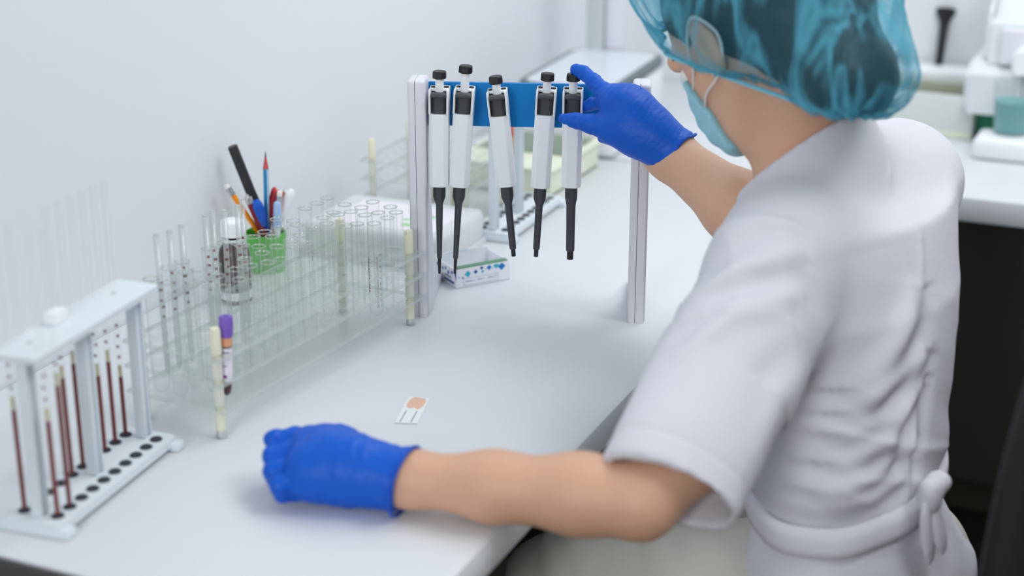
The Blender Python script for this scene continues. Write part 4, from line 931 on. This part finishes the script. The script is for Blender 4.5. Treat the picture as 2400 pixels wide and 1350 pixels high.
SEAMS = [(D(1820, 545, 1.50), D(1935, 700, 1.53)), (D(1935, 700, 1.53), D(1905, 880, 1.56)), (D(2040, 330, 1.66), D(2165, 560, 1.60)), (D(2165, 560, 1.60), D(2120, 850, 1.58)), (D(2120, 850, 1.58), D(2130, 1180, 1.58))]
slo = np.min([PEL - np.array([.25, .25, .14]), HEMC - .09, LSH - .1], 0); shi = np.max([RSH + .09, PEL + .25, NB + .1], 0); slo[2] = PEL[2] - .13
body_part('tunic', shirt, slo, shi, .004, 'shirt', it=2, disp=folds)
# waist tie: band, knot and tails
def ring_pt(a, z, off): 
    k = z / (CHE - WAI)[2]; c = WAI + (CHE - WAI) * k; return c + rt * (.134 + .028 * k + off) * math.cos(a) + ft * (.086 + .026 * k + off) * math.sin(a)
bm = bmesh.new(); n = 72; rg = []
for dz, off in ((-.014, -.004), (-.012, .0030), (-.004, .0042), (.004, .0042), (.012, .0030), (.014, -.004)):
    rg.append([bm.verts.new(Vector(ring_pt(2 * math.pi * i / n, dz + .028 + .012 * math.cos(2 * math.pi * i / n), off + .0012 * math.sin(9 * 2 * math.pi * i / n)) - ROOT)) for i in range(n)])
for a, b in zip(rg, rg[1:]):
    for i in range(n): bm.faces.new((a[i], a[(i + 1) % n], b[(i + 1) % n], b[i]))
fin('waist_tie', bm, 'shirt', per, True); tie_o = per.children[-1]
kp = D(2178, 1165, 1.565)
body_part('knot', lambda p: smin(ell(p, kp, np.eye(3), (.014, .013, .019)), cone(p, kp, D(2200, 1130, 1.57), .008, .013), .008), kp - .06, kp + .06, .004, 'shirt', tie_o, disp=lambda v: .004 * (vnoise(v * 70) - .5))
for e_, r_ in (((2215, 1300, 1.575), .014), ((2170, 1330, 1.565), .013)):
    b_ = D(*e_); body_part('tie_tail', lambda p: ell(p, (kp + b_) / 2, np.stack([(b_ - kp) / np.linalg.norm(b_ - kp), rt, np.cross((b_ - kp) / np.linalg.norm(b_ - kp), rt)]), (np.linalg.norm(b_ - kp) / 2, r_, .006)), np.minimum(kp, b_) - .03, np.maximum(kp, b_) + .03, .004, 'shirt', tie_o)
# trousers
LHP, LKN = D(1985, 1400, 1.66), D(1345, 1385, 1.70); RHP = PEL + rt * .09 - UP * .03; RKN = RHP + ft * .40 + rt * .05 - UP * .03
LFT = LKN + ft * -.02 - UP * (LKN[2] - .09); RFT = RKN - UP * (RKN[2] - .09)
def pants(p):
    d = ell(p, PEL - UP * .04, np.stack([rt, ft, UP]), (.165, .115, .10))
    for a, b, c in ((LHP, LKN, LFT), (RHP, RKN, RFT)):
        l_ = chain(p, [(a, .088), (b, .066)], .03); l_ = smin(l_, chain(p, [(b, .064), (mixp(b, c, .4), .058), (c, .048)], .02), .03); d = smin(d, l_, .04)
    return d
ql = np.array([PEL, LHP, LKN, RHP, RKN, LFT, RFT]); lo = ql.min(0) - .13; hi = ql.max(0) + .13; lo[2] = .07
def pfold(v):
    t = (v - LKN) @ ((LHP - LKN) / np.linalg.norm(LHP - LKN)); z = (v - LKN) @ UP
    return .010 * (np.abs(2 * vnoise(np.stack([t * 26 + z * 16, t * 8, z * 14], 1) + 4.4) - 1) ** .8 - .5) + .004 * (vnoise(v * 18) - .5)
body_part('trousers', pants, lo, hi, .0065, 'trousers', it=2, disp=pfold)
for a in (LFT, RFT):
    body_part('shoe', lambda p: smin(ell(p, a - UP * .04 + ft * .05, np.stack([rt, ft, UP]), (.042, .12, .04)), cone(p, a, a - UP * .04, .045, .045), .02), a - np.array([.2, .2, .088]), a + np.array([.2, .2, .06]), .006, 'capw')
# gloves --------------------------------------------------------------------------------------------------
def P3(lst): return [(D(x, y, d), r * d / F) for x, y, d, r in lst]
LW = HD; d_ = LW - .036
def rglove(p):
    palm = chain(p, P3([(1445, 238, d_ - .004, 33), (1480, 262, d_, 46), (1512, 296, d_, 50), (1545, 328, d_ - .004, 47)]), .02)
    palm = smin(palm, chain(p, P3([(1462, 300, d_ - .006, 34), (1505, 322, d_ - .004, 42)]), .02), .02)
    palm = np.maximum(palm, ((p - D(1500, 290, d_)) @ fv) - .020)
    palm = smin(palm, chain(p, P3([(1446, 222, d_, 21), (1475, 226, d_ + .002, 23), (1500, 238, d_ + .004, 22)]), .012), .012)      # knuckles
    idx = chain(p, P3([(1349, 163, LW - .004, 14.5), (1368, 171, LW - .008, 16.5), (1391, 190, LW - .016, 18), (1412, 213, LW - .026, 20), (1436, 240, d_ - .002, 24)]), .004)
    th = chain(p, P3([(1320, 277, LW - .026, 12.5), (1350, 283, LW - .028, 17.5), (1385, 291, LW - .032, 21), (1430, 304, d_ - .002, 29), (1480, 322, d_ - .004, 38)]), .006)
    f_ = smin(palm, idx, .010); f_ = smin(f_, th, .014)
    for ch in ([(1462, 232, d_ + .004, 23), (1415, 238, LW - .012, 17), (1388, 244, LW + .006, 15), (1372, 250, LW + .010, 13.5)],
               [(1485, 262, d_ + .006, 22), (1440, 288, LW - .012, 16.5), (1404, 298, LW + .004, 14.5), (1386, 303, LW + .010, 13)],
               [(1498, 292, d_ + .006, 20), (1452, 316, LW - .014, 15), (1428, 325, LW - .002, 13.5), (1412, 324, LW + .006, 12)]):
        f_ = smin(f_, chain(p, P3(ch), .004), .005)
    cuffa, cuffb = D(1535, 320, d_ - .004), D(1592, 366, d_ - .008)
    cf = cone(p, cuffa, cuffb, .0275, .0300); ax = cuffb - cuffa; ax = ax / np.linalg.norm(ax)
    CE = D(1586, 362, d_ - .006); NX = ax
    cf = smax(cf, (p - CE) @ NX, .001); return smin(f_, cf, .012)
def creases(dirs, amp, fq, seed):
    dirs = np.asarray(dirs)
    def g(v):
        a = v @ dirs; n = vnoise(v * 38 + seed); return amp * (np.sin(a * fq + n * 9) * (.3 + n)) + amp * 2.2 * (np.abs(2 * vnoise(v * 62 + seed * 3) - 1) ** .7 - .55)
    return g
ra = D(1586, 362, d_ - .006) - D(1450, 250, d_); ra /= np.linalg.norm(ra)
ALLR = P3([(1349, 164, d_, 20), (1320, 277, LW - .03, 20), (1600, 372, d_, 60), (1500, 290, LW + .01, 60)]); pts_ = np.array([a for a, _ in ALLR])
g1 = body_part('glove', rglove, pts_.min(0) - .05, pts_.max(0) + .05, .0018, 'glove', it=2, disp=lambda v: creases(ra, .00036, 1000, 2.)(v) * (.35 + .65 * np.clip(((v - D(1420, 240, d_)) @ -ra) / .02 + .6, 0, 1)) + .0016 * np.clip(((v - D(1520, 310, d_)) @ ra) / .03, 0, 1) * (np.abs(2 * vnoise(np.stack([v @ ra * 60, v @ CL * 25 + v @ UP * 50, v @ CF * 30], 1) + 4) - 1) ** .6 - .6), label='blue glove on the hand reaching for the pipette')
def cuff_ring(c, ax, r, name, parent, tilt, sq=1.):
    X = np.cross(ax, UP); X /= np.linalg.norm(X); Y = np.cross(ax, X); pts = []
    for i in range(40):
        a = 2 * math.pi * i / 40; pts.append(c + (X * math.cos(a) * sq + Y * math.sin(a)) * (r + .0012 * math.sin(5 * a)) + ax * (.0022 * math.sin(3 * a + tilt)) - ROOT)
    tube(name, pts, .0019, 'bead', parent, 8, True)
cax = D(1592, 366, d_ - .008) - D(1535, 320, d_ - .004); cax /= np.linalg.norm(cax)
cuff_ring(D(1586, 362, d_ - .006), cax, .0300, 'rolled_cuff', g1, 1.)
# left fist resting on the desk
def lglove(p):
    palm = chain(p, P3([(730, 1056, 1.505, 46), (730, 1108, 1.485, 52), (775, 1096, 1.49, 74), (830, 1102, 1.485, 74), (885, 1116, 1.48, 62)]), .02)
    palm = smin(palm, chain(p, P3([(732, 1038, 1.52, 37), (800, 1045, 1.515, 48)]), .02), .02)
    f_ = palm
    for i, (y0, y1, dd) in enumerate(((1032, 1030, 1.525), (1058, 1068, 1.508), (1092, 1104, 1.492), (1126, 1138, 1.478))):
        r = (21, 21.5, 21, 19)[i]; x1 = (640, 637, 638, 652)[i]
        f_ = smin(f_, chain(p, P3([(750, y0, dd, r + 4), (690, (y0 * 2 + y1) / 3 - 5, dd, r + 2), (x1 + 2, y1, dd - .004, r), (x1 + 8, y1 + 22, dd + .004, r - 4), (x1 + 42, y1 + 26, dd + .010, r - 5)]), .008), .0045)
    f_ = smin(f_, chain(p, P3([(800, 1060, 1.535, 30), (735, 1050, 1.55, 24), (680, 1060, 1.552, 19)]), .005), .010)     # thumb on the far side
    ca, cb = D(862, 1112, 1.482), D(975, 1128, 1.472); ax = (cb - ca) / np.linalg.norm(cb - ca)
    cf = cone(p, ca, cb, .0285, .0325); CE = D(950, 1128, 1.472); NX = D(930, 1185, 1.462) - D(985, 1072, 1.485); NX /= np.linalg.norm(NX); NN = ax - NX * (ax @ NX); NN /= np.linalg.norm(NN)
    cf = smax(cf, (p - CE) @ NN, .001); f_ = smin(f_, cf, .012)
    return np.maximum(f_, TZ + .0012 - p[:, 2])
pl = np.array([a for a, _ in P3([(620, 1010, 1.53, 1), (650, 1170, 1.48, 1), (1000, 1130, 1.47, 1), (720, 1000, 1.56, 1)])])
la = D(950, 1125, 1.47) - D(720, 1085, 1.49); la /= np.linalg.norm(la)
g2 = body_part('glove', lglove, pl.min(0) - .06, pl.max(0) + .06, .0018, 'glove', it=2, disp=lambda v: creases(la, .0004, 420, 6.)(v) + .0022 * np.clip(((v - D(770, 1090, 1.49)) @ la) / .02, 0, 1) * (np.abs(2 * vnoise(np.stack([v @ la * 55 + v @ UP * 30, v @ CF * 14, v @ UP * 16], 1) + 8) - 1) ** .6 - .6), label='blue glove on the fist resting on the desk')
CE = D(950, 1128, 1.472); cax = D(975, 1128, 1.472) - D(862, 1112, 1.482); cax /= np.linalg.norm(cax)
NX = D(930, 1185, 1.462) - D(985, 1072, 1.485); NX /= np.linalg.norm(NX); NY = np.cross(cax, NX); NY /= np.linalg.norm(NY)
tube('rolled_cuff', [CE + NX * .0330 * math.cos(2 * math.pi * i / 40) + NY * .0318 * math.sin(2 * math.pi * i / 40) - ROOT for i in range(40)], .0019, 'bead', g2, 8, True)
